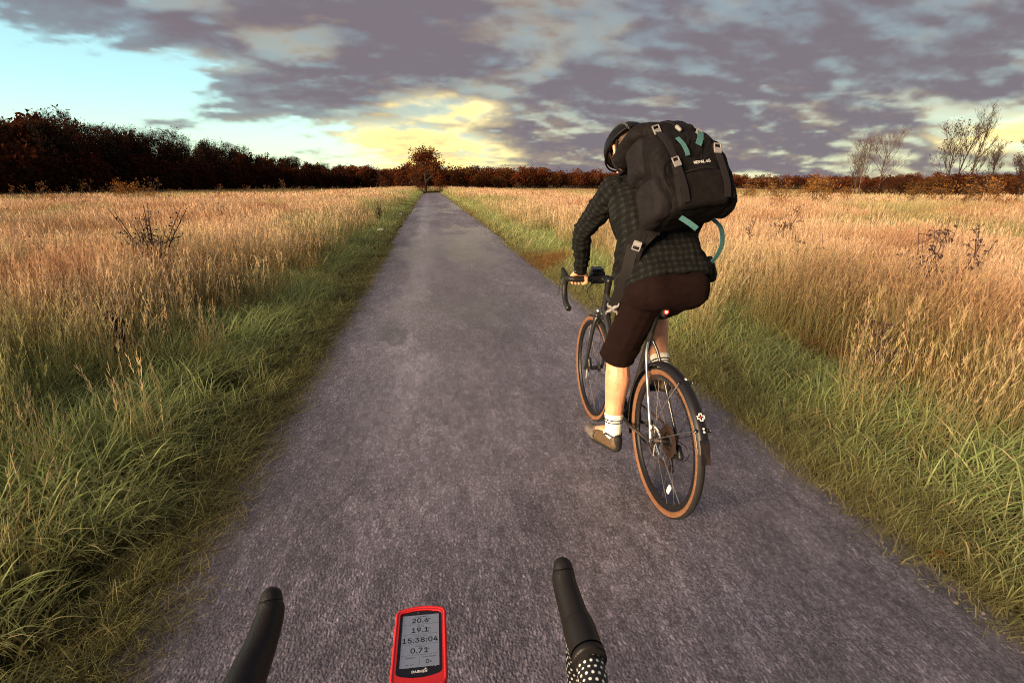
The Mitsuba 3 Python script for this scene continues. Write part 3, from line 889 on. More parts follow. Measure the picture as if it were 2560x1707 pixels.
# ---------------------------------------------------------------- bicycles
# bicycle frame of reference: x to the right, y forward from the rear wheel's contact, z up
mat('m_black', (0.007, 0.0065, 0.007), 0.42)
mat('m_frame', (0.016, 0.015, 0.016), 0.28, clearcoat=0.6, clearcoat_gloss=0.85)
mat('m_rubber', (0.009, 0.008, 0.008), 0.75)
mat('m_steel', (0.62, 0.60, 0.58), 0.28, 1.0)
mat('m_steel_dark', (0.16, 0.14, 0.13), 0.38, 1.0)
mat('m_rust_steel', (0.085, 0.050, 0.036), 0.5, 0.7)
mat('m_white', (0.80, 0.78, 0.74), 0.5)
mat('m_red', (0.70, 0.05, 0.035), 0.35)
mat('m_glass_black', (0.010, 0.010, 0.012), 0.08)


def tan_rgb(p, n, uv):
    f = fbm(p.x * 60, p.y * 60, p.z * 60, 3)
    return mix(mi.Color3f(0.105, 0.043, 0.020), mi.Color3f(0.21, 0.095, 0.046), f)


def guard_rgb(p, n, uv):
    f = smoothstep(0.50, 0.72, fbm(p.x * 45, p.y * 45, p.z * 22, 4)) * smoothstep(0.62, 0.36, p.z)
    return mix(mi.Color3f(0.010, 0.009, 0.012), mi.Color3f(0.040, 0.026, 0.02), f)


def dots_rgb(p, n, uv):
    """white printed spots on black tape; uv: angle, length"""
    a, b = uv.x * 14.0, uv.y / 0.0075
    odd = b * 0.5 - dr.floor(b * 0.5)
    a = a + dr.select(odd > 0.5, 0.5, 0.0)
    da, db = (a - dr.floor(a) - 0.5), (b - dr.floor(b) - 0.5)
    r = dr.sqrt(dr.square(da) + dr.square(db))
    return mix(mi.Color3f(0.008, 0.0075, 0.008), mi.Color3f(0.80, 0.78, 0.76), smoothstep(0.26, 0.20, r))


def tape_bump(p, n, uv):
    t = uv.y / 0.017 + uv.x
    return smoothstep(0.0, 0.14, t - dr.floor(t))


mat('m_tan', mikit.proc(tan_rgb), 0.7)
mat('m_guard', mikit.proc(guard_rgb), 0.42, spec=0.35)
mat('m_dots', mikit.proc(dots_rgb), 0.6)
scene['m_tape'] = {'type': 'bumpmap', 'scale': 0.0016, 'tex': mikit.proc(tape_bump, 5e-4), 'b': {'type': 'principled', 'base_color': {'type': 'rgb', 'value': [0.008, 0.007, 0.0075]}, 'roughness': 0.55, 'specular': 0.5}}
scene['m_hood'] = {'type': 'bumpmap', 'scale': 0.0004, 'tex': mikit.proc(lambda p, n, uv: noise(p.x * 900, p.y * 900, p.z * 900), 5e-4),
                   'b': {'type': 'principled', 'base_color': {'type': 'rgb', 'value': [0.011, 0.0095, 0.0098]}, 'roughness': 0.45, 'specular': 0.28}}

WR, WB = 0.347, 1.03
BB, SC_, SAD = np.array([0, 0.44, 0.28]), np.array([0, 0.235, 0.785]), np.array([0, 0.165, 0.955])
HT, HB, FC = np.array([0, 0.862, 0.875]), np.array([0, 0.900, 0.755]), np.array([0, 0.912, 0.718])


def V(*a):
    return np.array(a, float)


def wheel(k, y, to, front, fine=True):
    o = V(0, y, WR)
    mv = lambda m: (np.asarray(m[0]) + o, m[1])
    a = np.linspace(0, 2 * np.pi, 22, endpoint=False)
    put(k + '__tyre', mv(lathe(np.stack([WR - 0.0195 + 0.0175 * np.cos(a), 0.0185 * np.sin(a)], -1), 96)), 'm_tan', True, to)
    tk = k + '__tyre'
    b = np.linspace(-1.05, 1.05, 13)
    pr = np.vstack([np.stack([WR - 0.0195 + 0.0195 * np.cos(b), 0.0200 * np.sin(b)], -1), np.stack([WR - 0.0195 + 0.016 * np.cos(b[::-1]), 0.016 * np.sin(b[::-1])], -1)])
    put(k + '__tread', mv(lathe(pr, 96)), 'm_rubber', 40, to)
    rim = [(0.312, -0.0115), (0.312, 0.0115), (0.300, 0.0125), (0.287, 0.008), (0.283, 0.0), (0.287, -0.008), (0.300, -0.0125)]
    put(k + '__rim', mv(lathe(rim, 96)), 'm_black', 35, to)
    w = 0.034 if not front else 0.036
    hub = [(0.0, -0.062), (0.009, -0.062), (0.009, -w - 0.006), (0.029, -w - 0.004), (0.029, -w), (0.014, -w + 0.008), (0.014, w - 0.008), (0.029, w), (0.029, w + 0.004), (0.009, w + 0.006), (0.009, 0.062), (0, 0.062)]
    put(k + '__hub', mv(lathe(hub, 28, close=False)), 'm_steel_dark', 35, to)
    # brake disc on the left
    dk = [(0.080, -w - 0.012), (0.080, -w - 0.010), (0.066, -w - 0.010), (0.066, -w - 0.012)]
    ms = [lathe(dk, 48)]
    for q in range(6):
        t = q * np.pi / 3
        ms.append(rod(V(-w - 0.011, 0.012 * math.cos(t), 0.012 * math.sin(t)), V(-w - 0.011, 0.069 * math.cos(t + 0.5), 0.069 * math.sin(t + 0.5)), 0.0035, 5))
    put(k + '__brake_disc', mv(cat(ms)), 'm_steel', 35, to)
    N = 28 if fine else 12
    for q in range(N):
        t = 2 * np.pi * q / N + 0.1
        s = -1 if q % 2 else 1
        t2 = t + (0.55 if (q // 2) % 2 else -0.55)
        put(k + '__spoke', mv(rod(V(s * w, 0.028 * math.cos(t2), 0.028 * math.sin(t2)), V(s * 0.002, 0.286 * math.cos(t), 0.286 * math.sin(t)), 0.0012, 5)), 'm_steel_dark', True, to)


def hand_bar(k, to, tops=0.20, o=V(0, 0.922, 0.952), dots=False):
    """drop handlebar; returns the drop curve of each side"""
    y0, z0 = o[1], o[2]
    put(k + '__handlebar', tube(spline([V(-tops + 0.03, y0, z0), V(-0.05, y0 - 0.004, z0 + 0.002), V(0.05, y0 - 0.004, z0 + 0.002), V(tops - 0.03, y0, z0)], 6), 0.0135, 14), 'm_black', 40, to)
    for s in (-1, 1):
        p = spline([V(s * 0.085, y0 - 0.002, z0 + 0.001), V(s * (tops - 0.03), y0, z0), V(s * tops, y0 + 0.012, z0), V(s * (tops + 0.008), y0 + 0.05, z0 - 0.004), V(s * (tops + 0.012), y0 + 0.085, z0 - 0.02), V(s * (tops + 0.016), y0 + 0.098, z0 - 0.06), V(s * (tops + 0.02), y0 + 0.075, z0 - 0.115), V(s * (tops + 0.024), y0 + 0.03, z0 - 0.150), V(s * (tops + 0.028), y0 - 0.05, z0 - 0.166)], 9)
        m, w = tube(p, 0.0172, 16, True, True)
        w = w * [1, 1]
        put(k + '__bar_tape', m, 'm_dots' if dots else 'm_tape', True, to, uv=w)
        put(k + '__bar_end', tube([p[-1], p[-1] + nn(p[-1] - p[-2]) * 0.006], [0.0172, 0.0120], 14), 'm_black', 40, to)


def bike(k, to, fine=True, hoods=True):
    """frame, wheels, drive and handlebar of a touring bicycle"""
    fr = [rod(BB, SC_ + (SC_ - BB) * 0.06, 0.0150, 16), rod(SC_ - V(0, 0, 0.02), HT - V(0, 0.004, 0.025), 0.0145, 16), rod(BB, HB + V(0, -0.004, 0.02), 0.0175, 16),
          rod(HB - (HT - HB) * 0.06, HT + (HT - HB) * 0.05, 0.019, 18), lathe([(0.0, -0.036), (0.021, -0.036), (0.021, 0.036), (0, 0.036)], 20, close=False)]
    fr[4] = (fr[4][0] + BB, fr[4][1])
    put(k + '__frame', cat(fr), 'm_frame', 40, to)
    for s in (-1, 1):
        put(k + '__chain_stay', tube(spline([BB + V(s * 0.022, -0.02, 0), BB + V(s * 0.044, -0.14, 0.012), V(s * 0.064, 0.06, WR - 0.008), V(s * 0.066, 0.0, WR)], 6), np.linspace(0.011, 0.007, 19), 10), 'm_frame', True, to)
        put(k + '__seat_stay', tube(spline([SC_ + V(s * 0.012, -0.008, -0.015), SC_ + V(s * 0.034, -0.055, -0.10), V(s * 0.061, 0.02, WR + 0.05), V(s * 0.066, 0, WR)], 6), np.linspace(0.0075, 0.0068, 19), 10), 'm_steel' if (s < 0 and fine) else 'm_frame', True, to)
        put(k + '__dropout', box((s * 0.066, 0.004, WR), (0.006, 0.034, 0.044), r=0.0025), 'm_steel_dark', 40, to)
        put(k + '__fork_blade', tube(spline([FC + V(s * 0.030, 0, 0.01), FC + V(s * 0.050, 0.012, -0.06), V(s * 0.056, 0.985, WR + 0.12), V(s * 0.057, 1.03, WR)], 6), np.linspace(0.0145, 0.0085, 19), 12), 'm_frame', True, to)
    put(k + '__fork_crown', soft(union([hull((FC + V(-0.036, 0, 0.012), 0.017), (FC + V(0.036, 0, 0.012), 0.017)), hull((FC + V(0, -0.004, 0.03), 0.020), (FC, 0.02))]), 0.008, 3), 'm_frame', True, to)
    put(k + '__seat_post', rod(SC_, SAD + (SAD - SC_) * 0.03, 0.0136, 16), 'm_black', 40, to)
    sd = union([hull((V(-0.052, 0.105, 0.975), 0.018), (V(0.052, 0.105, 0.975), 0.018), (V(-0.04, 0.15, 0.978), 0.02), (V(0.04, 0.15, 0.978), 0.02)), hull((V(-0.035, 0.15, 0.978), 0.02), (V(0.035, 0.15, 0.978), 0.02), (V(0, 0.34, 0.985), 0.018)), ])
    put(k + '__saddle', soft(sd, 0.01, 6), 'm_black', True, to)
    for s in (-1, 1):
        put(k + '__saddle_rail', tube(spline([V(s * 0.03, 0.11, 0.962), V(s * 0.022, 0.14, 0.950), V(s * 0.022, 0.20, 0.952), V(s * 0.012, 0.27, 0.968)], 5), 0.0036, 6), 'm_steel_dark', True, to)
    put(k + '__headset', rod(HT + (HT - HB) * 0.06, HT + (HT - HB) * 0.32, 0.0185, 16), 'm_black', 40, to)
    put(k + '__stem', soft(union([hull((V(0, 0.842, 0.935), 0.019), (V(0, 0.912, 0.952), 0.016)), hull((V(-0.022, 0.922, 0.952), 0.019), (V(0.022, 0.922, 0.952), 0.019)), hull((V(0, 0.850, 0.915), 0.02), (V(0, 0.838, 0.952), 0.02))]), 0.008, 3), 'm_black', True, to)
    wheel(num(k + '__rear_wheel'), 0.0, to, False, fine)
    wheel(num(k + '__front_wheel'), WB, to, True, fine)
    # drive on the right
    cs = []
    for q, r in enumerate([0.075, 0.068, 0.061, 0.054, 0.048, 0.043, 0.038, 0.034, 0.030, 0.026, 0.022]):
        th = np.linspace(0, 2 * np.pi, 2 * int(r * 470), endpoint=False)
        rr = r + 0.0022 * (np.arange(len(th)) % 2)
        g = shapely.Polygon(np.stack([rr * np.cos(th), rr * np.sin(th)], -1), [np.stack([0.6 * r * np.cos(th), 0.6 * r * np.sin(th)], -1)])
        e = trimesh.creation.extrude_polygon(g, 0.0016, engine='earcut')
        cs.append((np.stack([e.vertices[:, 2] + 0.022 + 0.0036 * q, e.vertices[:, 0], e.vertices[:, 1] + WR], -1), e.faces[:, ::-1]))
    put(k + '__cassette', cat(cs), 'm_rust_steel', False, to)
    th = np.linspace(0, 2 * np.pi, 80, endpoint=False)
    rr = 0.086 + 0.003 * (np.arange(80) % 2)
    e = trimesh.creation.extrude_polygon(shapely.Polygon(np.stack([rr * np.cos(th), rr * np.sin(th)], -1), [np.stack([0.066 * np.cos(th), 0.066 * np.sin(th)], -1)]), 0.003, engine='earcut')
    ring = (np.stack([e.vertices[:, 2] + 0.044, e.vertices[:, 0] + BB[1], e.vertices[:, 1] + BB[2]], -1), e.faces[:, ::-1])
    arms = [rod(BB + V(0.0455, 0, 0), BB + V(0.0455, 0.069 * math.cos(t), 0.069 * math.sin(t)), 0.006, 6) for t in np.arange(5) * 2 * np.pi / 5]
    put(k + '__chainring', cat([ring] + arms), 'm_steel_dark', 35, to)
    ca = V(0, 0.035, -0.166)                                  # left crank hangs down
    for s in (-1, 1):
        b0, b1 = BB + V(s * 0.058, 0, 0), BB + V(s * 0.070, 0, 0) + (ca if s < 0 else -ca)
        put(k + '__crank', soft(hull((b0, 0.013), (b1, 0.010)), 0.01, 2), 'm_steel' if s < 0 else 'm_black', True, to)
        put(k + '__pedal', cat([box(b1 + V(s * 0.050, 0, 0), (0.060, 0.062, 0.016), r=0.005), rod(b1, b1 + V(s * 0.085, 0, 0), 0.006, 8)]), 'm_black', 40, to)
    JW, GW = V(0.048, -0.012, 0.205), V(0.048, 0.018, 0.262)
    ch = []
    for a, b in ((V(0.0455, BB[1] - 0.01, BB[2] + 0.087), V(0.040, 0.0, WR + 0.052)), (V(0.0455, BB[1] - 0.03, BB[2] - 0.083), JW + V(0, 0.03, -0.02))):
        ch.append(strap(np.linspace(a, b, 8), 0.006, 0.009, (1, 0, 0)))
    put(k + '__chain', cat(ch), 'm_rust_steel', False, to)
    # rear derailleur: body, cage, jockey wheels
    dk = num(k + '__derailleur')
    put(dk + '__body', soft(union([hull((V(0.072, -0.012, 0.318), 0.013), (V(0.078, -0.030, 0.272), 0.016)), hull((V(0.078, -0.030, 0.272), 0.013), (V(0.058, 0.012, 0.262), 0.012))]), 0.006, 3), 'm_black', True, to)
    put(dk + '__cage', cat([strap(np.array([GW + V(0.008, 0, 0.014), JW + V(0.008, 0, -0.014)]), 0.022, 0.002, (0, 1, 0.3)), strap(np.array([GW + V(-0.008, 0, 0.014), JW + V(-0.008, 0, -0.014)]), 0.022, 0.002, (0, 1, 0.3))]), 'm_steel_dark', False, to)
    for c in (GW, JW):
        put(dk + '__jockey_wheel', (lathe([(0.004, -0.003), (0.019, -0.003), (0.019, 0.003), (0.004, 0.003)], 20)[0] + c, lathe([(0.004, -0.003), (0.019, -0.003), (0.019, 0.003), (0.004, 0.003)], 20)[1]), 'm_black', 35, to)
    put(dk + '__cable_loop', tube(spline([V(0.067, 0.06, 0.335), V(0.080, -0.05, 0.345), V(0.086, -0.085, 0.315), V(0.082, -0.062, 0.270), V(0.080, -0.036, 0.262)], 7), 0.0024, 6), 'm_black', True, to)
    # disc callipers
    put(k + '__brake_calliper', soft(hull((V(-0.046, 0.085, 0.395), 0.013), (V(-0.046, 0.055, 0.425), 0.013)), 0.008, 2), 'm_black', True, to)
    put(k + '__brake_calliper', soft(hull((V(-0.050, 0.972, 0.425), 0.013), (V(-0.048, 0.960, 0.385), 0.013)), 0.008, 2), 'm_black', True, to)
    put(k + '__brake_hose', tube(spline([V(-0.05, 0.945, 0.945), V(-0.062, 0.985, 0.89), V(-0.045, 0.955, 0.80), V(-0.050, 0.935, 0.70), V(-0.060, 0.965, 0.55), V(-0.052, 0.965, 0.43)], 8), 0.0024, 6), 'm_black', True, to)
    put(k + '__brake_hose', tube(spline([V(-0.03, 0.935, 0.945), V(-0.075, 1.000, 0.87), V(-0.040, 0.985, 0.79), V(-0.012, 0.93, 0.77)], 8), 0.0024, 6), 'm_black', True, to)
    put(k + '__gear_cable', tube(spline([V(0.03, 0.935, 0.945), V(0.060, 1.000, 0.87), V(0.030, 0.98, 0.79), V(0.012, 0.93, 0.77)], 8), 0.0024, 6), 'm_black', True, to)
    if hoods:
        hand_bar(k, to)
        for s in (-1, 1):
            c = V(s * 0.214, 1.015, 0.952)
            put(k + '__brake_hood', soft(hull((V(s * 0.211, 0.985, 0.945), 0.019), (V(s * 0.215, 1.045, 0.962), 0.017), (V(s * 0.217, 1.072, 0.990), 0.012)), 0.008, 3), 'm_hood', True, to)
            put(k + '__brake_lever', tube(spline([V(s * 0.218, 1.070, 0.965), V(s * 0.228, 1.080, 0.92), V(s * 0.240, 1.062, 0.865), V(s * 0.246, 1.050, 0.835)], 6), np.linspace(0.008, 0.0055, 19), 8, flat=0.6), 'm_black', True, to)


# the rider's bicycle: rear wheel touches the lane at (1.026, 2.052), headed a shade left of the lane
hd, ln = -0.018, 0.006
BF = np.array([math.sin(hd), math.cos(hd), 0])
BR = np.array([math.cos(hd), -math.sin(hd), 0])
BU = math.cos(ln) * np.array([0, 0, 1.0]) + math.sin(ln) * BR
BX = np.cross(BF, BU)
TB = TM(BX, BF, BU, [1.026, 2.052, 0.006])
kb = thing('touring_bicycle', 'black touring bicycle with tan wall tyres ridden by the person ahead on the lane', 'bicycle')
bike(kb, TB)
labels[kb + '__seat_stay'] = {'label': 'bare metal left seat stay catching the light'}
labels[kb + '__crank'] = {'label': 'silver left crank hanging down'}
# tail light under the saddle, reflector in the spokes
put(kb + '__tail_light', soft(hull((V(0, 0.108, 0.930), 0.017), (V(0, 0.104, 0.958), 0.017)), 0.006, 2), 'm_black', True, TB)
put(kb + '__tail_light__lens', cat([(lathe([(0, 0), (0.009, 0), (0.006, 0.004), (0, 0.005)], 16, close=False)[0][:, [1, 0, 2]] * [1, -1, 1] + V(0.0, 0.091, 0.944), lathe([(0, 0), (0.009, 0), (0.006, 0.004), (0, 0.005)], 16, close=False)[1])]), 'm_white', 40, TB)
put(kb + '__tail_light__ring', (lathe([(0.009, 0), (0.0118, 0), (0.0118, 0.003), (0.009, 0.003)], 20)[0][:, [1, 0, 2]] * [1, -1, 1] + V(0.0, 0.0915, 0.944), lathe([(0.009, 0), (0.0118, 0), (0.0118, 0.003), (0.009, 0.003)], 20)[1]), 'm_red', 40, TB)
put(kb + '__spoke_reflector', box((0.006, -0.085, 0.145), (0.010, 0.022, 0.05), rotm([1, 0, 0], 25), 0.004), 'm_white', 40, TB)
# rear mudguard with stays, emblem and rivets
gk = num(kb + '__mudguard')
GR = 0.368
sec = np.linspace(-1, 1, 11)
prof = np.vstack([np.stack([GR + 0.006 - 0.018 * np.abs(sec) ** 3.0, 0.0265 * sec], -1), np.stack([GR + 0.0035 - 0.018 * np.abs(sec[::-1]) ** 3.0, 0.0250 * sec[::-1]], -1)])
A0, A1 = math.radians(-20), math.radians(161)                # from under the chain stays over the top to behind the hub
gm = lathe(prof, 90, ang=(A0, A1))
put(gk + '__blade', (gm[0] + V(0, 0, WR), gm[1]), 'm_guard', 50, TB)


def onguard(deg, x=0.0, up=0.0):
    """a point on the mudguard: deg from straight ahead over the top; with its outward and backward directions"""
    t = math.radians(deg)
    r = GR + 0.006 - 0.018 * abs(x / 0.0265) ** 3 + up
    return V(x, r * math.cos(t), WR + r * math.sin(t)), V(0, math.cos(t), math.sin(t)), V(0, -math.sin(t), math.cos(t))


for s in (-1, 1):
    put(gk + '__edge_bead', tube(np.array([onguard(a, s * 0.0262)[0] for a in np.linspace(0, 161, 50)]), 0.0019, 6), 'm_steel_dark', True, TB)
flap = [onguard(a, 0, -0.001)[0] for a in np.linspace(152, 167, 7)]
put(gk + '__mud_flap', strap(np.array(flap), 0.038, 0.005, (1, 0, 0)), 'm_guard', 40, TB)
for deg in (146, 111):
    for s in (-1, 1):
        q, o_, b_ = onguard(deg, s * 0.027, 0.012)
        put(gk + '__stay', tube(spline([V(s * 0.070, 0.0, WR + 0.008), V(s * 0.066, q[1] * 0.5, WR + 0.008 + (q[2] - WR - 0.008) * 0.5), q], 4), 0.0022, 8), 'm_steel', True, TB)
        put(gk + '__stay_clip', box(q + V(-s * 0.002, 0, 0), (0.012, 0.014, 0.012), r=0.003), 'm_black', 40, TB)
        put(gk + '__rivet', soft(sph(q + V(s * 0.004, -0.009, 0.002), 0.0030, 10), 0.01, 0), 'm_steel', True, TB)
q, o_, b_ = onguard(147, 0.0285)
put(gk + '__bolt', rod(q - V(0.004, 0, 0), q + V(0.018, 0, 0), 0.0028, 8), 'm_black', 40, TB)
# white outlined cross with a red heart, two white spots below it, two small ones higher up
q, o_, b_ = onguard(138, 0.004, 0.0012)
cr = shapely.union_all([shapely.box(-0.0062, -0.0155, 0.0062, 0.0155), shapely.box(-0.0155, -0.0062, 0.0155, 0.0062)]).buffer(0.0012)
em = trimesh.creation.extrude_polygon(cr.difference(cr.buffer(-0.0042)), 0.0006, engine='earcut')
fr3 = np.stack([V(1, 0, 0), -b_, np.cross(V(1, 0, 0), -b_)], 1)
if fr3[:, 2] @ o_ < 0:
    fr3 = np.stack([V(-1, 0, 0), -b_, o_], 1)
put(gk + '__cross_emblem', (em.vertices @ fr3.T + q, em.faces), 'm_white', False, TB)
em = trimesh.creation.extrude_polygon(shapely.Point(0, 0).buffer(0.0032), 0.0006, engine='earcut')
put(gk + '__emblem_heart', (em.vertices @ fr3.T + q, em.faces), 'm_red', False, TB)
for deg, x in ((145.2, 0.004), (147.2, 0.004)):
    q, o_, b_ = onguard(deg, x, 0.0012)
    em = trimesh.creation.extrude_polygon(shapely.Point(0, 0).buffer(0.0045), 0.0006, engine='earcut')
    put(gk + '__white_spot', (em.vertices @ fr3.T + q, em.faces), 'm_white', False, TB)
q, o_, b_ = onguard(109, 0.010, 0.001)
put(gk + '__reflector_chip', box(q, (0.008, 0.012, 0.004), rotm([1, 0, 0], 19), 0.0015), 'm_white', 40, TB)
# black device box with a glossy top on the handlebar, a thing of its own
kl = thing('handlebar_device', 'small black box with a pale lid strapped to the rider\'s handlebar', 'handlebar box')
put(kl + '__case', box((-0.028, 0.975, 0.955), (0.085, 0.07, 0.075), rotm([1, 0, 0], 8), 0.010), 'm_black', 40, TB)
put(kl + '__lid', box((-0.030, 0.972, 1.003), (0.070, 0.055, 0.012), rotm([1, 0, 0], 12), 0.004), 'm_glass_black', 40, TB)
put(kl + '__clamp', rod(V(-0.075, 0.94, 0.955), V(-0.055, 0.955, 0.955), 0.018, 12), 'm_black', 40, TB)
# pale metal lump at the front of the fork crown
put(kb + '__fork_crown_lump', soft(hull((V(-0.012, 0.955, 0.745), 0.020), (V(-0.010, 0.990, 0.700), 0.014)), 0.006, 2), 'm_steel', True, TB)

# ---------------------------------------------------------------- the rider
def skin_rgb(p, n, uv):
    f = fbm(p.x * 60, p.y * 60, p.z * 60, 4)
    g = fbm(p.x * 14, p.y * 14, p.z * 14, 2)
    c = mix(mi.Color3f(0.52, 0.22, 0.12), mi.Color3f(0.78, 0.44, 0.26), 0.5 * f + 0.5 * g)
    return mix(c, mi.Color3f(0.50, 0.17, 0.10), 0.32 * smoothstep(0.45, 0.8, fbm(p.x * 30, p.y * 30, p.z * 16, 3)))


def plaid_rgb(p, n, uv):
    """dark flannel check; uv in metres"""
    wx = 0.010 * (noise(p.x * 22, p.y * 22, p.z * 22) - 0.5) + 0.004 * (noise(p.x * 70, p.y * 70, p.z * 70) - 0.5)
    a, b = (uv.x + wx) / 0.030, (uv.y - wx) / 0.030
    fa, fb = a - dr.floor(a), b - dr.floor(b)
    la = smoothstep(0.30, 0.38, fa) * smoothstep(0.80, 0.72, fa)
    lb = smoothstep(0.30, 0.38, fb) * smoothstep(0.80, 0.72, fb)
    th = smoothstep(0.03, 0.0, dr.abs(fa - 0.12)) + smoothstep(0.03, 0.0, dr.abs(fb - 0.12))
    w = noise(p.x * 300, p.y * 300, p.z * 300)
    c = mix(mi.Color3f(0.0028, 0.0028, 0.0028), mi.Color3f(0.0135, 0.0145, 0.0145), 0.5 * (la + lb) * (0.55 + 0.45 * la * lb))
    return (c + mi.Color3f(0.009, 0.008, 0.008) * th * 0.4) * (0.7 + 0.6 * w)


def cloth_rgb(a, b, s=40.0):
    def fn(p, n, uv):
        return mix(mi.Color3f(*a), mi.Color3f(*b), fbm(p.x * s, p.y * s, p.z * s, 3))
    return mikit.proc(fn)


scene['m_skin'] = {'type': 'principled', 'base_color': mikit.proc(skin_rgb), 'roughness': 0.5, 'specular': 0.4}
scene['m_plaid'] = {'type': 'bumpmap', 'scale': 0.0008, 'tex': mikit.proc(lambda p, n, uv: fbm(p.x * 220, p.y * 220, p.z * 220, 2), 1e-3),
                    'b': {'type': 'principled', 'base_color': mikit.proc(plaid_rgb), 'roughness': 0.9, 'specular': 0.2}}
mat('m_shorts', cloth_rgb((0.0062, 0.0024, 0.0022), (0.0115, 0.0046, 0.0041)), 0.9, spec=0.12)
mat('m_sock', cloth_rgb((0.70, 0.68, 0.62), (0.86, 0.84, 0.78), 150), 0.9, spec=0.2)
mat('m_shoe', cloth_rgb((0.055, 0.032, 0.016), (0.12, 0.072, 0.034), 60), 0.6)
mat('m_shoe_toe', cloth_rgb((0.07, 0.057, 0.048), (0.14, 0.12, 0.105), 70), 0.6)
mat('m_helmet_pale', (0.45, 0.44, 0.43), 0.6)
mat('m_hair', (0.06, 0.03, 0.016), 0.6)
mat('m_pack', cloth_rgb((0.0024, 0.0017, 0.0021), (0.0054, 0.0040, 0.0048), 90), 0.78, spec=0.2)
_p = scene['m_pack']['b']
scene['m_pack'] = {'type': 'bumpmap', 'scale': 0.03, 'tex': mikit.proc(lambda p, n, uv: dr.abs(fbm(p.x * 14 + 3 * noise(p.z * 9, p.x * 6), p.y * 14, p.z * 9, 4) - 0.5), 2e-3), 'b': _p}
mat('m_pack_light', cloth_rgb((0.0060, 0.0047, 0.0057), (0.011, 0.0088, 0.0105), 90), 0.8, spec=0.2)
mat('m_pack_dark', cloth_rgb((0.0032, 0.0022, 0.0026), (0.0070, 0.0048, 0.0054), 90), 0.8, spec=0.2)
mat('m_web', cloth_rgb((0.0062, 0.005, 0.0058), (0.0125, 0.010, 0.0115), 200), 0.8, spec=0.3)
mat('m_teal', cloth_rgb((0.036, 0.105, 0.11), (0.065, 0.17, 0.17), 160), 0.8, spec=0.3)
mat('m_buckle', (0.21, 0.20, 0.20), 0.4)
mat('m_helmet', (0.005, 0.005, 0.0055), 0.45, spec=0.2)
mat('m_helmet_grey', (0.05, 0.05, 0.052), 0.45)

kp = thing('person', 'person in dark plaid shirt and brown black shorts cycling ahead with a large backpack', 'person')
HIPL, HIPR = V(-0.055, 0.20, 1.00), V(0.135, 0.20, 1.00)
KNL, KNR = V(-0.082, 0.425, 0.645), V(0.150, 0.58, 0.865)
ANL, ANR = V(-0.100, 0.375, 0.225), V(0.135, 0.345, 0.565)
TOL, TOR = V(-0.150, 0.545, 0.150), V(0.140, 0.50, 0.485)
PEL, WAI, CHE, NEK = V(0.042, 0.185, 1.045), V(0.032, 0.255, 1.20), V(0.012, 0.385, 1.385), V(0.004, 0.500, 1.515)
SHL, SHR = V(-0.150, 0.465, 1.455), V(0.175, 0.455, 1.455)
ELL, ELR = V(-0.222, 0.690, 1.245), V(0.245, 0.68, 1.235)
WRL, WRR = V(-0.166, 0.862, 1.012), V(0.168, 0.862, 1.010)
HEAD = V(-0.018, 0.632, 1.648)


def hand(w, s, bar=V(0, 0.922, 0.952)):
    """a hand laid over the bar top from behind, the fingers curling down in front of it; s: -1 left, 1 right"""
    kx = [w[0] + s * (0.030 - 0.0205 * i) for i in range(4)]
    ms = [hull((w, 0.026), (w + V(0, 0.012, -0.004), 0.026)),
          hull((w + V(s * 0.008, 0.01, -0.004), 0.022), (w + V(-s * 0.008, 0.01, -0.004), 0.022), *[(V(x, bar[1] - 0.012, bar[2] + 0.030), 0.0125) for x in kx])]
    for i, x in enumerate(kx):
        r = (0.0084, 0.0090, 0.0090, 0.0086)[i]
        L = (0.85, 0.97, 1.0, 0.93)[i]
        j = [V(x, bar[1] - 0.012, bar[2] + 0.030), V(x + s * 0.001, bar[1] + 0.020, bar[2] + 0.020), V(x, bar[1] + 0.0275 * L, bar[2] - 0.012), V(x - s * 0.001, bar[1] + 0.006, bar[2] - 0.0285 * L)]
        rr = [r * 1.25, r * 1.1, r, r * 0.85]
        for a in range(3):
            ms.append(hull((j[a], rr[a]), (j[a + 1], rr[a + 1]), s=12))
    t = [w + V(-s * 0.020, 0.016, -0.006), w + V(-s * 0.046, 0.038, -0.034), V(w[0] - s * 0.050, bar[1] - 0.020, bar[2] - 0.016), V(w[0] - s * 0.040, bar[1] + 0.004, bar[2] - 0.030)]
    tr = [0.017, 0.0125, 0.0108, 0.009]
    for a in range(3):
        ms.append(hull((t[a], tr[a]), (t[a + 1], tr[a + 1]), s=12))
    return union(ms).refine_to_length(0.004)


def legbones(h, k, a, m=1.0):
    cm = k + (a - k) * 0.30 + V(0, -0.022, 0)
    return [hull((h + V(0, 0.02, 0.040), 0.072 * m), (h + (k - h) * 0.55 + V(0, 0.012, 0.01), 0.068 * m), (k, 0.054 * m)), hull((k, 0.055 * m), (cm, 0.0660 * m)), hull((cm, 0.0660 * m), (k + (a - k) * 0.62, 0.052 * m)), hull((k + (a - k) * 0.62, 0.052 * m), (a, 0.037 * m)), hull((k + V(0, 0.012, 0), 0.050 * m), (k + (a - k) * 0.25, 0.05 * m))]


# head: pitched down and turned a little to the left
HRm = rotm([0, 0, 1], 8) @ rotm([1, 0, 0], -30)
H = lambda *a: HEAD + HRm @ V(*a)


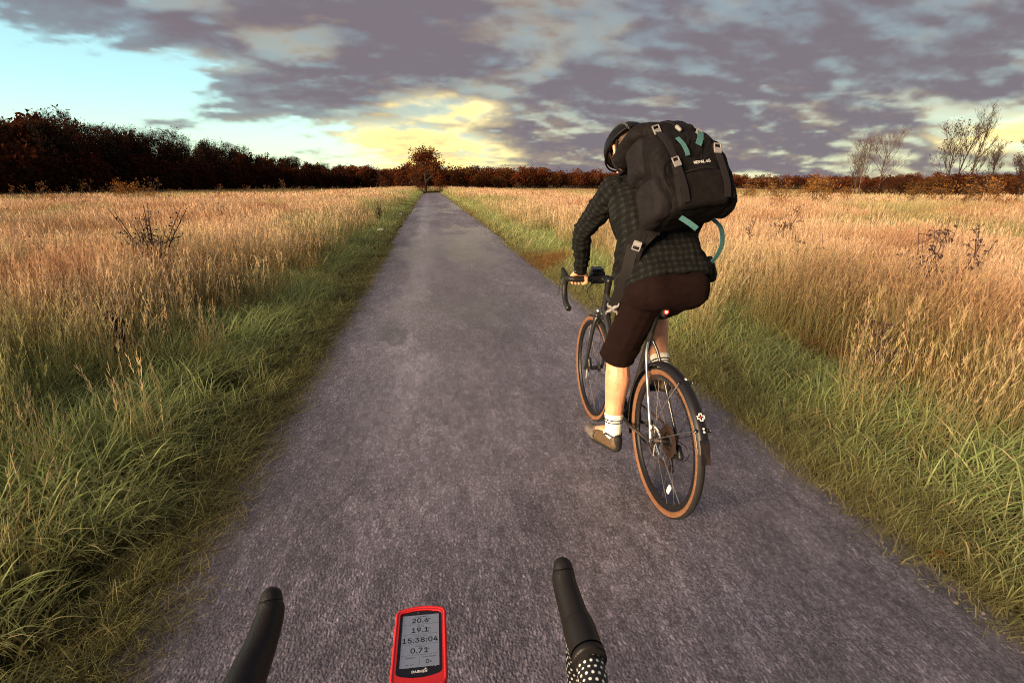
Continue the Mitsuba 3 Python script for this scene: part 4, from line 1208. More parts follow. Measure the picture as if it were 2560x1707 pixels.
def headballs():
    ms = [m3.Manifold.batch_hull([sph(H(0, -0.012, 0.022), (0.076, 0.092, 0.088)), sph(H(0, 0.03, 0.03), (0.066, 0.06, 0.07))]),
          hull((H(-0.045, 0.03, -0.045), 0.026), (H(0.045, 0.03, -0.045), 0.026), (H(0, 0.075, -0.085), 0.021), (H(0, 0.07, 0.01), 0.032), (H(-0.05, 0.0, 0.0), 0.024), (H(0.05, 0, 0), 0.024)),
          hull((H(0, 0.098, 0.012), 0.008), (H(0, 0.120, -0.022), 0.011), (H(-0.012, 0.105, -0.026), 0.008), (H(0.012, 0.105, -0.026), 0.008)),   # nose
          hull((H(-0.018, 0.098, -0.055), 0.007), (H(0.018, 0.098, -0.055), 0.007), (H(0, 0.103, -0.053), 0.008)),                                # lips
          hull((H(-0.03, 0.094, 0.026), 0.009), (H(0.03, 0.094, 0.026), 0.009)),                                                                  # brow
          hull((H(0, 0.092, -0.092), 0.016), (H(0, 0.07, -0.085), 0.018))]
    for s in (-1, 1):
        ms.append(hull((H(s * 0.078, -0.012, 0.022), 0.010), (H(s * 0.086, -0.022, 0.012), 0.008), (H(s * 0.080, -0.008, -0.026), 0.007), (H(s * 0.074, 0.0, -0.005), 0.008)))
    return ms


UPH = V(0, 0.0, 0.040)
body = [hull((HIPL + UPH, 0.080), (HIPR + UPH - V(0.01, 0, 0), 0.080), (PEL + V(0, 0, 0.02), 0.10)), hull((PEL + V(-0.07, 0, 0.03), 0.090), (PEL + V(0.07, 0, 0.03), 0.090), (WAI + V(-0.06, 0, 0), 0.085), (WAI + V(0.06, 0, 0), 0.085)),
        hull((WAI + V(-0.06, 0, 0), 0.085), (WAI + V(0.06, 0, 0), 0.085), (CHE + V(-0.075, 0, 0), 0.095), (CHE + V(0.075, 0, 0), 0.095)),
        hull((CHE + V(-0.075, 0, 0), 0.095), (CHE + V(0.075, 0, 0), 0.095), (SHL + V(0.03, 0, 0), 0.055), (SHR + V(-0.03, 0, 0), 0.055), (NEK, 0.055)),
        hull((NEK, 0.056), (H(0, -0.035, -0.055), 0.050))]
body += headballs()
for sh, el, wr, s in ((SHL, ELL, WRL, -1), (SHR, ELR, WRR, 1)):
    body += [hull((sh, 0.056), (el, 0.040)), hull((el, 0.040), (el + (wr - el) * 0.3, 0.041)), hull((el + (wr - el) * 0.3, 0.041), (wr, 0.026)), hand(wr, s)]
for h_, k_, a_, t_ in ((HIPL, KNL, ANL, TOL), (HIPR, KNR, ANR, TOR)):
    body += legbones(h_, k_, a_) + [hull((a_, 0.035), (a_ + V(0, -0.02, -0.045), 0.028), (t_, 0.022))]
put(kp + '__body', soft(union(body), 0.012, 6), 'm_skin', True, TB)
for s in (-1, 1):
    put(kp + '__eye', soft(sph(H(s * 0.030, 0.089, 0.008), 0.0115, 14), 0.02, 0), 'm_white', True, TB)
hair = m3.Manifold.batch_hull([sph(H(0, -0.020, 0.026), (0.081, 0.094, 0.090)), sph(H(0, 0.02, 0.04), (0.07, 0.06, 0.066))])
hair = hair ^ m3.Manifold.cube([0.4, 0.4, 0.4], True).rotate([-22, 0, 8]).translate((H(0, -0.07, 0.165)).tolist())
put(kp + '__hair', soft(hair, 0.008, 2, 0.004, 60), 'm_hair', True, TB)

# shirt: body and two sleeves
AX = nn(NEK - PEL)
BK = nn(np.cross(V(1, 0, 0), AX))


def torso_uv(v):
    r = v - PEL
    return np.stack([r[:, 0] + 0.5 * np.minimum(0, 0) * r[:, 0], r @ AX], -1)


sb = [hull((PEL + V(-0.097, -0.002, -0.005), 0.113), (PEL + V(0.100, -0.002, -0.005), 0.115), (PEL + V(-0.090, 0.0, 0.045), 0.109), (PEL + V(0.094, 0.0, 0.045), 0.111), (WAI + V(-0.088, 0, -0.02), 0.098), (WAI + V(0.085, 0, 0), 0.098)),
      hull((WAI + V(-0.088, 0.01, -0.02), 0.098), (WAI + V(0.085, 0, 0), 0.098), (CHE + V(-0.092, 0, 0), 0.106), (CHE + V(0.092, 0, 0), 0.106)),
      hull((CHE + V(-0.09, 0, 0), 0.106), (CHE + V(0.09, 0, 0), 0.106), (SHL + V(0.02, 0, 0.004), 0.064), (SHR + V(-0.02, 0, 0.004), 0.064), (NEK + V(0, -0.005, -0.01), 0.066)),
      hull((NEK + V(0, 0.0, -0.01), 0.068), (NEK + V(-0.005, 0.022, 0.035), 0.058))]
sbm = union(sb)
cut = nn(AX + V(0, 0.22, 0.12))
sbm = sbm.trim_by_plane(cut.tolist(), float(np.dot(cut, PEL + V(0, -0.05, 0.035))))
# belly of the shirt hanging loose in front on the left
loose = hull((V(-0.125, 0.30, 1.20), 0.05), (V(-0.115, 0.37, 1.06), 0.045), (V(-0.05, 0.38, 1.04), 0.05), (V(-0.02, 0.30, 1.2), 0.06), (V(-0.120, 0.33, 0.975), 0.030))
v, f = soft(sbm + loose, 0.010, 5, 0.015, 14, 4, (1.0, 1.0, 2.0))
put(kp + '__shirt', (v, f), 'm_plaid', True, TB, uv=torso_uv(v))
for sh, el, wr in ((SHL, ELL, WRL), (SHR, ELR, WRR)):
    wend = wr + (el - wr) * 0.10
    sl = union([hull((sh + V(0, -0.01, 0.002), 0.072), (el, 0.053)), hull((el, 0.053), (el + (wr - el) * 0.35, 0.052)), hull((el + (wr - el) * 0.35, 0.052), (wend, 0.038))])
    ax = nn(wr - el)
    sl = sl.trim_by_plane((-ax).tolist(), float(-np.dot(ax, wend + ax * 0.012)))
    v, f = soft(sl, 0.008, 4, 0.014, 18, 9, (1, 1, 2.6))
    # length along the arm and angle round it; the seam runs along the front
    u1, u2 = nn(el - sh), ax
    L1 = np.linalg.norm(el - sh)
    s1, s2 = (v - sh) @ u1, (v - el) @ u2
    low = s2 > 0
    along = np.where(low, L1 + s2, np.minimum(s1, L1))
    c = np.where(low[:, None], el + u2 * s2[:, None], sh + u1 * s1[:, None])
    r = v - c
    fx = nn(np.cross(V(0, 0, 1), np.cross(u1, V(0, 1, 0.3))))
    e1 = nn(V(0, 1, 0.6) - u1 * (V(0, 1, 0.6) @ u1))
    e2 = np.cross(u1, e1)
    ang = np.arctan2(r @ e2, -(r @ e1))
    put(kp + '__shirt_sleeve', (v, f), 'm_plaid', True, TB, uv=np.stack([ang * 0.052, along], -1))
    put(kp + '__sleeve_cuff', soft(hull((wend + ax * 0.002, 0.036), (wend + ax * 0.012, 0.0345)) ^ hull((wend, 0.05), (wend + ax * 0.02, 0.05)), 0.008, 1), 'm_plaid', True, TB, uv=None)
col = spline([NEK + V(0.052, 0.058, 0.022), NEK + V(0.068, 0.01, 0.018), NEK + V(0.04, -0.048, 0.030), NEK + V(-0.02, -0.060, 0.034), NEK + V(-0.064, -0.015, 0.030), NEK + V(-0.062, 0.045, 0.022)], 7)
put(kp + '__collar', tube(col, 0.014, 8, flat=1.9), 'm_plaid', True, TB)

# shorts: seat and two wide legs
so = [hull((PEL + V(-0.078, 0.015, 0.06), 0.086), (PEL + V(0.080, 0.015, 0.06), 0.086), (PEL + V(-0.09, -0.005, -0.012), 0.10), (PEL + V(0.09, -0.005, -0.012), 0.10)), hull((PEL + V(-0.095, -0.005, -0.012), 0.102), (PEL + V(0.098, -0.005, -0.012), 0.103)), hull((PEL + V(-0.088, -0.046, -0.008), 0.097), (PEL + V(0.082, -0.042, -0.006), 0.096)), hull((HIPL + V(-0.02, -0.042, 0.035), 0.094), (HIPR + V(-0.018, -0.038, 0.037), 0.092)),
      hull((HIPL + V(-0.02, -0.045, 0.03), 0.096), (PEL + V(-0.06, -0.03, 0.0), 0.10)), hull((HIPR + V(-0.015, -0.040, 0.03), 0.092), (PEL + V(0.06, -0.03, 0.0), 0.10))]
for h_, k_, s in ((HIPL, KNL, -1), (HIPR, KNR, 1)):
    d = nn(k_ - h_)
    hem = k_ + d * (0.030 if s < 0 else 0.01)
    leg = union([hull((h_ + V(0, -0.01, 0.028) if s < 0 else h_ + V(-0.01, 0.0, 0.03), 0.102 if s < 0 else 0.096), (h_ + (k_ - h_) * 0.5, 0.094)), hull((h_ + (k_ - h_) * 0.5, 0.094), (hem + V(0, -0.006, 0) + d * 0.03, 0.090))])
    cutn = nn(-d + V(0, 0.25 * (s < 0), 0.0))
    leg = leg.trim_by_plane(cutn.tolist(), float(np.dot(cutn, hem)))
    so.append(leg)
v, f = soft(union(so), 0.011, 7, 0.008, 12, 15, (1, 1, 1.6))
put(kp + '__shorts', (v, f), 'm_shorts', True, TB)
for h_, k_, s in ((HIPL, KNL, -1),):                          # stitched hem
    d = nn(k_ - h_)
    cutn = nn(-d + V(0, 0.25, 0.0))
    e1 = nn(np.cross(cutn, V(1, 0, 0)))
    e2 = np.cross(cutn, e1)
    t = np.linspace(0, 2 * np.pi, 40)
    put(kp + '__shorts_hem', tube(np.array([k_ + d * 0.016 + V(0, -0.006, 0) + 0.0885 * (math.cos(a) * e1 + math.sin(a) * e2) for a in t]), 0.0045, 6), 'm_shorts', True, TB)

# socks with two black rings, shoes
for (k_, a_, t_, s) in ((KNL, ANL, TOL, -1), (KNR, ANR, TOR, 1)):
    d = nn(a_ - k_)
    top = a_ - d * (0.098 if s < 0 else 0.085)
    sk = num(kp + '__sock')
    so = union([hull((top - d * 0.03, 0.0535), (a_ - d * 0.04, 0.0450)), hull((a_ - d * 0.04, 0.0450), (a_ + V(0, -0.006, 0), 0.0425)), hull((a_ + V(0, -0.006, 0), 0.0415), (a_ + V(0, -0.020, -0.035), 0.031), (t_ * 0.3 + a_ * 0.7 + V(0, 0, -0.012), 0.029))]).trim_by_plane(d.tolist(), float(np.dot(d, top)))
    put(sk + '__knit', soft(so, 0.008, 3, 0.002, 60), 'm_sock', True, TB)
    e1 = nn(np.cross(d, V(1, 0, 0)))
    e2 = np.cross(d, e1)
    for q in (0.030, 0.044):
        c = top + d * q
        rr = 0.0500 - 0.0060 * q / 0.06
        t = np.linspace(0, 2 * np.pi, 41)
        put(sk + '__black_ring', tube(np.array([c + rr * (math.cos(a) * e1 + math.sin(a) * e2) for a in t]), 0.0034, 6), 'm_black', True, TB)
    sh = num(kp + '__shoe')
    fwd = nn((t_ - a_) * V(1, 1, 0))
    side = np.cross(fwd, V(0, 0, 1))
    heel = a_ + V(0, -0.038, -0.062) if s < 0 else a_ + V(0, -0.04, -0.06)
    toe = t_ + fwd * 0.028
    ball = t_ - fwd * 0.035 + V(0, 0, -0.004)
    up = union([hull((heel, 0.030), (heel + V(0, 0.004, 0.030), 0.029), (a_ + fwd * 0.035 + V(0, 0, -0.03), 0.036), (ball, 0.036), (ball + side * 0.014, 0.030), (ball - side * 0.012, 0.030)), hull((ball, 0.036), (ball + side * 0.014, 0.03), (ball - side * 0.012, 0.03), (toe, 0.024), (toe - side * 0.010, 0.022))])
    lo = union([hull((heel + V(0, -0.001, -0.020), 0.023), (ball + side * 0.012 + V(0, 0, -0.028), 0.023), (ball - side * 0.012 + V(0, 0, -0.028), 0.023)), hull((ball + side * 0.012 + V(0, 0, -0.028), 0.023), (ball - side * 0.012 + V(0, 0, -0.028), 0.023), (toe + V(0, 0, -0.012), 0.020))]).scale([1, 1, 1])
    v, f = soft(up, 0.007, 4)
    put(sh + '__upper', (v, f), 'm_shoe', True, TB)
    cap = union([hull((ball + side * 0.014, 0.0335), (ball - side * 0.012, 0.0335), (toe, 0.0275), (toe - side * 0.010, 0.0255))])
    put(sh + '__toe_cap', soft(cap, 0.007, 3), 'm_shoe_toe', True, TB)
    put(sh + '__sole', soft(lo, 0.008, 3), 'm_rubber', True, TB)
    put(sh + '__heel_patch', soft(hull((heel + V(0.008, -0.005, -0.014), 0.0275), (heel + V(0.008, -0.003, 0.032), 0.0290)), 0.007, 3), 'm_rubber', True, TB)
    put(sh + '__collar_lining', tube(np.array([a_ + V(0, -0.004, -0.018) + 0.043 * (math.cos(q) * side + math.sin(q) * nn(fwd * 1.25 + V(0, 0, -0.25))) + V(0, 0, 0.012 * math.cos(2 * q)) for q in np.linspace(0, 2 * np.pi, 31)]), 0.0055, 6), 'm_black', True, TB)
    o = -side if s < 0 else side
    put(sh + '__strap_dial', soft(hull((ball - fwd * 0.030 + o * 0.026 + V(0, 0, 0.026), 0.011), (ball - fwd * 0.030 + o * 0.036 + V(0, 0, 0.006), 0.010)), 0.005, 1), 'm_black', True, TB)
    put(sh + '__strap', strap(spline([ball + fwd * 0.0 + o * 0.038 + V(0, 0, -0.008), ball + o * 0.026 + V(0, 0, 0.030), ball + V(0, 0, 0.041), ball - o * 0.026 + V(0, 0, 0.028)], 4), 0.018, 0.003, fwd), 'm_shoe_toe', 40, TB)

# watch on the left wrist
kw = thing('wristwatch', 'black watch band with a pale rim round the left wrist of the rider', 'watch')
ax = nn(WRL - ELL)
e1 = nn(np.cross(ax, V(0, 0, 1)))
e2 = np.cross(ax, e1)
t = np.linspace(0, 2 * np.pi, 33)
c = WRL - ax * 0.004
put(kw + '__band', strap(np.array([c + 0.0315 * (math.cos(a) * e1 + math.sin(a) * e2) for a in t]), 0.020, 0.004, ax), 'm_black', 40, TB)
put(kw + '__case', soft(hull((c - e1 * 0.030 + e2 * 0.012, 0.012), (c - e1 * 0.030 - e2 * 0.008, 0.012)), 0.006, 1), 'm_glass_black', True, TB)

# ---------------------------------------------------------------- helmet
kh = thing('bicycle_helmet', 'glossy black vented bicycle helmet on the head of the rider', 'helmet')
HE = lambda *a: H(*(V(*a) + V(0, 0.0, 0.030)))


def ell(r, c=(0, 0, 0)):
    m = sph((0, 0, 0), r, 40)
    Rr = np.eye(4)
    Rr[:3, :3] = HRm
    Rr[:3, 3] = H(0, 0.004, 0.030) + HRm @ np.array(c, float)
    return m.transform(Rr[:3, :4])


shell = ell((0.108, 0.142, 0.112)) - ell((0.090, 0.118, 0.095))
shell = shell.trim_by_plane((HRm @ nn(V(0, 0.30, 1))).tolist(), float(np.dot(HRm @ nn(V(0, 0.30, 1)), H(0, 0, 0.020))))
vents = []
for x, y0, y1, w in ((0.0, -0.11, 0.09, 0.010), (-0.032, -0.12, 0.10, 0.011), (0.032, -0.12, 0.10, 0.011), (-0.064, -0.10, 0.08, 0.010), (0.064, -0.10, 0.08, 0.010), (-0.092, -0.06, 0.05, 0.009), (0.092, -0.06, 0.05, 0.009)):
    for a, b in ((y0, y0 + 0.42 * (y1 - y0)), (y0 + 0.56 * (y1 - y0), y1)):
        vents.append(hull((HE(x, a, 0.20 - 1.2 * abs(x)), w), (HE(x, b, 0.20 - 1.2 * abs(x)), w), (HE(x * 0.8, a * 0.8, 0.02), w * 0.8), (HE(x * 0.8, b * 0.8, 0.02), w * 0.8)))
shell = shell - union(vents)
put(kh + '__shell', soft(shell, 0.012, 1), 'm_helmet', 40, TB)
for x in (-0.048, 0.0, 0.048):
    pts = []
    for y in np.linspace(-0.125, 0.118, 14):
        q = 1 - (x / 0.108) ** 2 - (y / 0.142) ** 2
        pts.append(H(x, 0.004 + y, 0.030 + 0.112 * math.sqrt(max(q, 0.02)) + 0.0015))
    if x:
        put(kh + '__rib', tube(np.array(pts), 0.006, 8), 'm_helmet_grey', True, TB)
put(kh + '__visor_edge', tube(np.array([H(0.106 * math.sin(a), 0.004 + 0.140 * math.cos(a), 0.020 - 0.030 - 0.042 * math.cos(a) + 0.030) for a in np.linspace(0, 2 * np.pi, 49)]), 0.005, 8), 'm_helmet', True, TB)
for s in (-1, 1):
    put(kh + '__strap', strap(spline([H(s * 0.092, 0.03, 0.03), H(s * 0.086, 0.025, -0.02), H(s * 0.066, 0.03, -0.075), H(0, 0.05, -0.118)], 6), 0.014, 0.003, HRm @ V(0, 1, 0)), 'm_web', 40, TB)
    put(kh + '__strap', strap(spline([H(s * 0.086, -0.055, 0.03), H(s * 0.084, -0.02, -0.03), H(s * 0.070, 0.022, -0.072)], 6), 0.014, 0.003, HRm @ V(0, 1, 0)), 'm_web', 40, TB)

# ---------------------------------------------------------------- backpack
kk = thing('backpack', 'large black trekking backpack with silver buckles and teal straps on the back of the rider', 'backpack')
til, rol = math.radians(24), math.radians(7)
EY = V(0, math.sin(til), math.cos(til))
EZ = V(0, -math.cos(til), math.sin(til))
EX = V(1, 0, 0)
EX, EY = math.cos(rol) * EX + math.sin(rol) * EY, math.cos(rol) * EY - math.sin(rol) * EX
P0 = V(0.058, 0.165, 1.285)


def K(x, y, z):
    return P0 + EX * x + EY * y + EZ * z


def kh_(*b):
    return hull(*[(K(*c), r) for c, r in b])


main = union([kh_(((-0.115, 0.05, 0.06), 0.05), ((0.105, 0.065, 0.06), 0.05), ((-0.120, 0.055, 0.17), 0.055), ((0.105, 0.08, 0.17), 0.055), ((-0.125, 0.24, 0.06), 0.05), ((0.130, 0.24, 0.06), 0.05), ((-0.115, 0.26, 0.185), 0.055), ((0.120, 0.23, 0.185), 0.055)),
              kh_(((-0.125, 0.24, 0.06), 0.05), ((0.130, 0.24, 0.06), 0.05), ((-0.115, 0.26, 0.185), 0.055), ((0.120, 0.23, 0.185), 0.055), ((-0.110, 0.40, 0.05), 0.05), ((0.060, 0.385, 0.05), 0.05), ((-0.085, 0.39, 0.130), 0.05), ((0.050, 0.375, 0.130), 0.05), ((0.112, 0.335, 0.14), 0.045))])
put(kk + '__main_bag', soft(main, 0.011, 5, 0.013, 11, 31), 'm_pack', True, TB)
lid = union([kh_(((-0.130, 0.420, 0.10), 0.052), ((0.050, 0.405, 0.10), 0.050), ((-0.145, 0.405, -0.07), 0.050), ((0.04, 0.42, -0.05), 0.046), ((-0.075, 0.450, 0.02), 0.054), ((0.010, 0.435, 0.03), 0.054), ((0.10, 0.365, 0.08), 0.040)), kh_(((-0.100, 0.405, 0.150), 0.036), ((0.055, 0.385, 0.155), 0.036), ((-0.1, 0.425, 0.1), 0.045), ((0.055, 0.405, 0.1), 0.045))])
put(kk + '__lid', soft(lid, 0.010, 5, 0.016, 13, 37), 'm_pack_dark', True, TB)
front = kh_(((-0.075, 0.10, 0.222), 0.024), ((0.085, 0.10, 0.222), 0.024), ((-0.078, 0.30, 0.226), 0.022), ((0.082, 0.30, 0.226), 0.022), ((-0.065, 0.370, 0.178), 0.022), ((0.045, 0.360, 0.178), 0.022))
put(kk + '__front_panel', soft(front, 0.009, 4, 0.006, 16, 41), 'm_pack', True, TB)
put(kk + '__front_pocket', soft(kh_(((-0.085, 0.055, 0.225), 0.026), ((0.09, 0.055, 0.225), 0.026), ((-0.085, 0.155, 0.240), 0.020), ((0.09, 0.155, 0.240), 0.020)), 0.009, 4, 0.006, 18, 43), 'm_pack_dark', True, TB)
put(kk + '__pocket_seam', tube(spline([K(-0.098, 0.165, 0.238), K(-0.03, 0.176, 0.262), K(0.04, 0.178, 0.262), K(0.105, 0.165, 0.240)], 6), 0.0028, 6), 'm_web', True, TB)
lob = kh_(((-0.165, 0.05, 0.10), 0.050), ((-0.150, 0.06, 0.18), 0.048), ((-0.168, 0.15, 0.11), 0.042), ((-0.150, 0.16, 0.18), 0.038))
put(kk + '__side_pocket', soft(lob, 0.009, 5, 0.016, 14, 47), 'm_pack_light', True, TB)
put(kk + '__side_pocket', soft(kh_(((-0.160, 0.25, 0.03), 0.034), ((-0.155, 0.26, 0.12), 0.036), ((-0.148, 0.37, 0.03), 0.030), ((-0.140, 0.37, 0.11), 0.030)), 0.009, 4, 0.012, 15, 49), 'm_pack_light', True, TB)
put(kk + '__side_pocket', soft(kh_(((0.160, 0.06, 0.10), 0.050), ((0.155, 0.07, 0.16), 0.048), ((0.163, 0.30, 0.10), 0.036), ((0.150, 0.30, 0.16), 0.034)), 0.009, 5, 0.012, 14, 51), 'm_pack', True, TB)


def buckle(key, c, up, out, w=0.034, h=0.040, m='m_buckle'):
    w, h = 0.80 * w, 0.80 * h
    """a ladder buckle: a frame with a bar and two prongs"""
    up, out = nn(up), nn(out)
    sx = nn(np.cross(up, out))
    out = np.cross(sx, up)
    q = lambda a, b: c + sx * a * w / 2 + up * b * h / 2
    ms = [tube([q(-1, -1), q(-1, 1)], 0.0030, 6), tube([q(1, -1), q(1, 1)], 0.0030, 6), tube([q(-1.05, -1), q(1.05, -1)], 0.0032, 6), tube([q(-1.05, 1), q(1.05, 1)], 0.0032, 6), tube([q(-1, 0), q(1, 0)], 0.0032, 6)]
    R_ = np.stack([sx, up, out], 1)
    ms.append(box(c - up * h * 0.24, (w, h * 0.42, 0.005), R_, 0.0015))
    put(kk + '__' + key, cat(ms), m, 40, TB)


WX = EX
# compression straps down the front, left and right of the panel
S1 = spline([K(-0.105, 0.40, 0.180), K(-0.098, 0.345, 0.218), K(-0.092, 0.25, 0.255), K(-0.085, 0.12, 0.268), K(-0.080, 0.05, 0.255)], 7)
put(kk + '__strap', strap(S1, 0.026, 0.004, WX), 'm_web', 40, TB)
S2 = spline([K(0.088, 0.375, 0.175), K(0.100, 0.325, 0.212), K(0.100, 0.25, 0.255), K(0.102, 0.12, 0.268), K(0.100, 0.05, 0.255)], 7)
put(kk + '__strap', strap(S2, 0.026, 0.004, WX), 'm_web', 40, TB)
buckle('buckle', K(-0.105, 0.392, 0.195), V(-0.35, 0.4, 1), EZ, 0.036, 0.042)
buckle('buckle', K(-0.094, 0.215, 0.268), EY - 0.2 * EX, EZ, 0.034, 0.044)
buckle('buckle', K(0.100, 0.255, 0.262), EY + 0.2 * EX, EZ, 0.034, 0.046)
buckle('buckle', K(0.130, 0.065, 0.232), EX, EZ, 0.026, 0.036, 'm_web')
buckle('buckle', K(0.062, 0.350, 0.222), EY + 0.7 * EX, EZ, 0.026, 0.022)
labels[kk + '__buckle_003'] = {'label': 'dark bottom right buckle'}
put(kk + '__teal_strap', strap(spline([K(0.066, 0.348, 0.226), K(0.044, 0.312, 0.250), K(0.020, 0.278, 0.262)], 5), 0.026, 0.003, EX - 0.6 * EY), 'm_teal', 40, TB)
put(kk + '__teal_strap', strap(spline([K(-0.060, 0.320, 0.254), K(-0.048, 0.285, 0.266), K(-0.042, 0.252, 0.270), K(-0.040, 0.235, 0.268)], 5), 0.018, 0.003, EX + 0.1 * EY), 'm_teal', 40, TB)
put(kk + '__teal_strap', strap(spline([K(-0.085, 0.012, 0.190), K(-0.062, -0.020, 0.205), K(-0.040, -0.052, 0.215)], 5), 0.024, 0.003, EX + 0.6 * EY), 'm_teal', 40, TB)
put(kk + '__teal_strap', strap(spline([V(0.232, 0.190, 1.345), V(0.262, 0.165, 1.305), V(0.268, 0.150, 1.24), V(0.250, 0.150, 1.185), V(0.232, 0.165, 1.145)], 7), 0.026, 0.003, V(1, 0.25, 0.0)), 'm_teal', 40, TB)
labels[kk + '__teal_strap_003'] = {'label': 'long teal strap looping down on the right'}
# cord and toggle on the lid, haul loop, shoulder straps
put(kk + '__cord', tube(spline([K(-0.030, 0.475, 0.085), K(-0.030, 0.445, 0.150), K(-0.028, 0.415, 0.188), K(-0.024, 0.390, 0.208)], 6), 0.0028, 6), 'm_web', True, TB)
put(kk + '__cord_toggle', soft(hull((K(-0.024, 0.386, 0.212), 0.009), (K(-0.018, 0.368, 0.220), 0.008)), 0.006, 1), 'm_buckle', True, TB)
put(kk + '__lid_strap', strap(spline([K(-0.112, 0.44, 0.14), K(-0.13, 0.455, 0.07), K(-0.145, 0.45, 0.0), K(-0.14, 0.43, -0.06)], 6), 0.014, 0.003, EX), 'm_web', 40, TB)
put(kk + '__zip', tube(spline([K(-0.09, 0.448, 0.140), K(-0.02, 0.446, 0.142), K(0.04, 0.428, 0.138)], 8), 0.0022, 6), 'm_web', True, TB)
put(kk + '__zip_pull', box(K(-0.128, 0.452, 0.02), (0.006, 0.022, 0.006), r=0.002), 'm_buckle', 40, TB)
put(kk + '__zip_pull', box(K(0.085, 0.400, 0.10), (0.028, 0.010, 0.006), rotm(EZ, 10), 0.002), 'm_buckle', 40, TB)
for s, sh in ((-1, SHL), (1, SHR)):
    put(kk + '__shoulder_strap', strap(spline([K(s * 0.07, 0.36, 0.02), sh + V(-s * 0.055, -0.02, 0.090), sh + V(-s * 0.05, 0.062, 0.045), sh + V(-s * 0.035, 0.07, -0.09), WAI + V(s * 0.14, 0.08, 0.02), K(s * 0.10, 0.04, 0.03)], 7), 0.055, 0.014, V(1, 0, 0)), 'm_pack_dark', 40, TB)
# hip belt hanging open: the left wing with its buckle and long tail over the thigh, the right wing behind
lw = spline([K(-0.125, 0.045, 0.05), V(-0.115, 0.165, 1.265), V(-0.150, 0.175, 1.195), V(-0.158, 0.20, 1.10)], 7)
put(kk + '__hip_belt', strap(lw, 0.085, 0.018, V(0.8, -0.5, 0.2)), 'm_pack', 40, TB)
tl = spline([V(-0.150, 0.165, 1.235), V(-0.166, 0.180, 1.12), V(-0.176, 0.225, 1.02), V(-0.182, 0.275, 0.935)], 8)
put(kk + '__belt_tail', strap(tl, 0.050, 0.005, V(0.8, -0.5, 0.1)), 'm_web', 40, TB)
buckle('buckle', V(-0.148, 0.128, 1.235), V(-0.25, 0.15, -1), V(-0.45, -0.85, 0.1), 0.040, 0.046)
bc = V(-0.186, 0.272, 0.922)
bx, by = nn(V(0.85, -0.5, 0.05)), nn(V(0.02, 0.35, -1))
star = []
for a, b in ((-1, -1), (1, -1), (-1, 1), (1, 1)):
    star.append(tube(spline([bc, bc + bx * a * 0.012 + by * b * 0.012, bc + bx * a * 0.024 + by * b * 0.017, bc + bx * a * 0.026 + by * b * 0.032], 4), np.linspace(0.010, 0.0036, 13), 8))
star.append(box(bc, (0.026, 0.010, 0.024), np.stack([bx, np.cross(by, bx), by], 1), 0.004))
put(kk + '__side_release_buckle', cat(star), 'm_buckle', True, TB)
labels[kk + '__side_release_buckle'] = {'label': 'pale star shaped buckle at the end of the loose hip belt'}
put(kk + '__hip_belt', soft(hull((V(0.240, 0.19, 1.16), 0.018), (V(0.272, 0.215, 1.09), 0.026), (V(0.22, 0.27, 1.09), 0.03), (V(0.255, 0.18, 1.075), 0.020)), 0.009, 3), 'm_pack_dark', True, TB)
rwing = soft(hull((K(0.165, 0.10, 0.10), 0.020), (K(0.195, 0.085, 0.16), 0.010), (K(0.170, 0.18, 0.10), 0.016), (K(0.188, 0.06, 0.10), 0.014)), 0.009, 3)
put(kk + '__side_flap', rwing, 'm_pack_dark', True, TB)
# lettering on the front panel
tx = meshkit.text_mesh('NEPAL 65', 0.0115, 0.0012, True)
b0 = K(-0.010, 0.205, 0.2475)
R3 = np.stack([nn(EX + 0.02 * EY), EY, EZ], 1)
put(kk + '__lettering', (tx.vertices @ R3.T + b0, tx.faces), 'm_helmet_pale', False, TB)

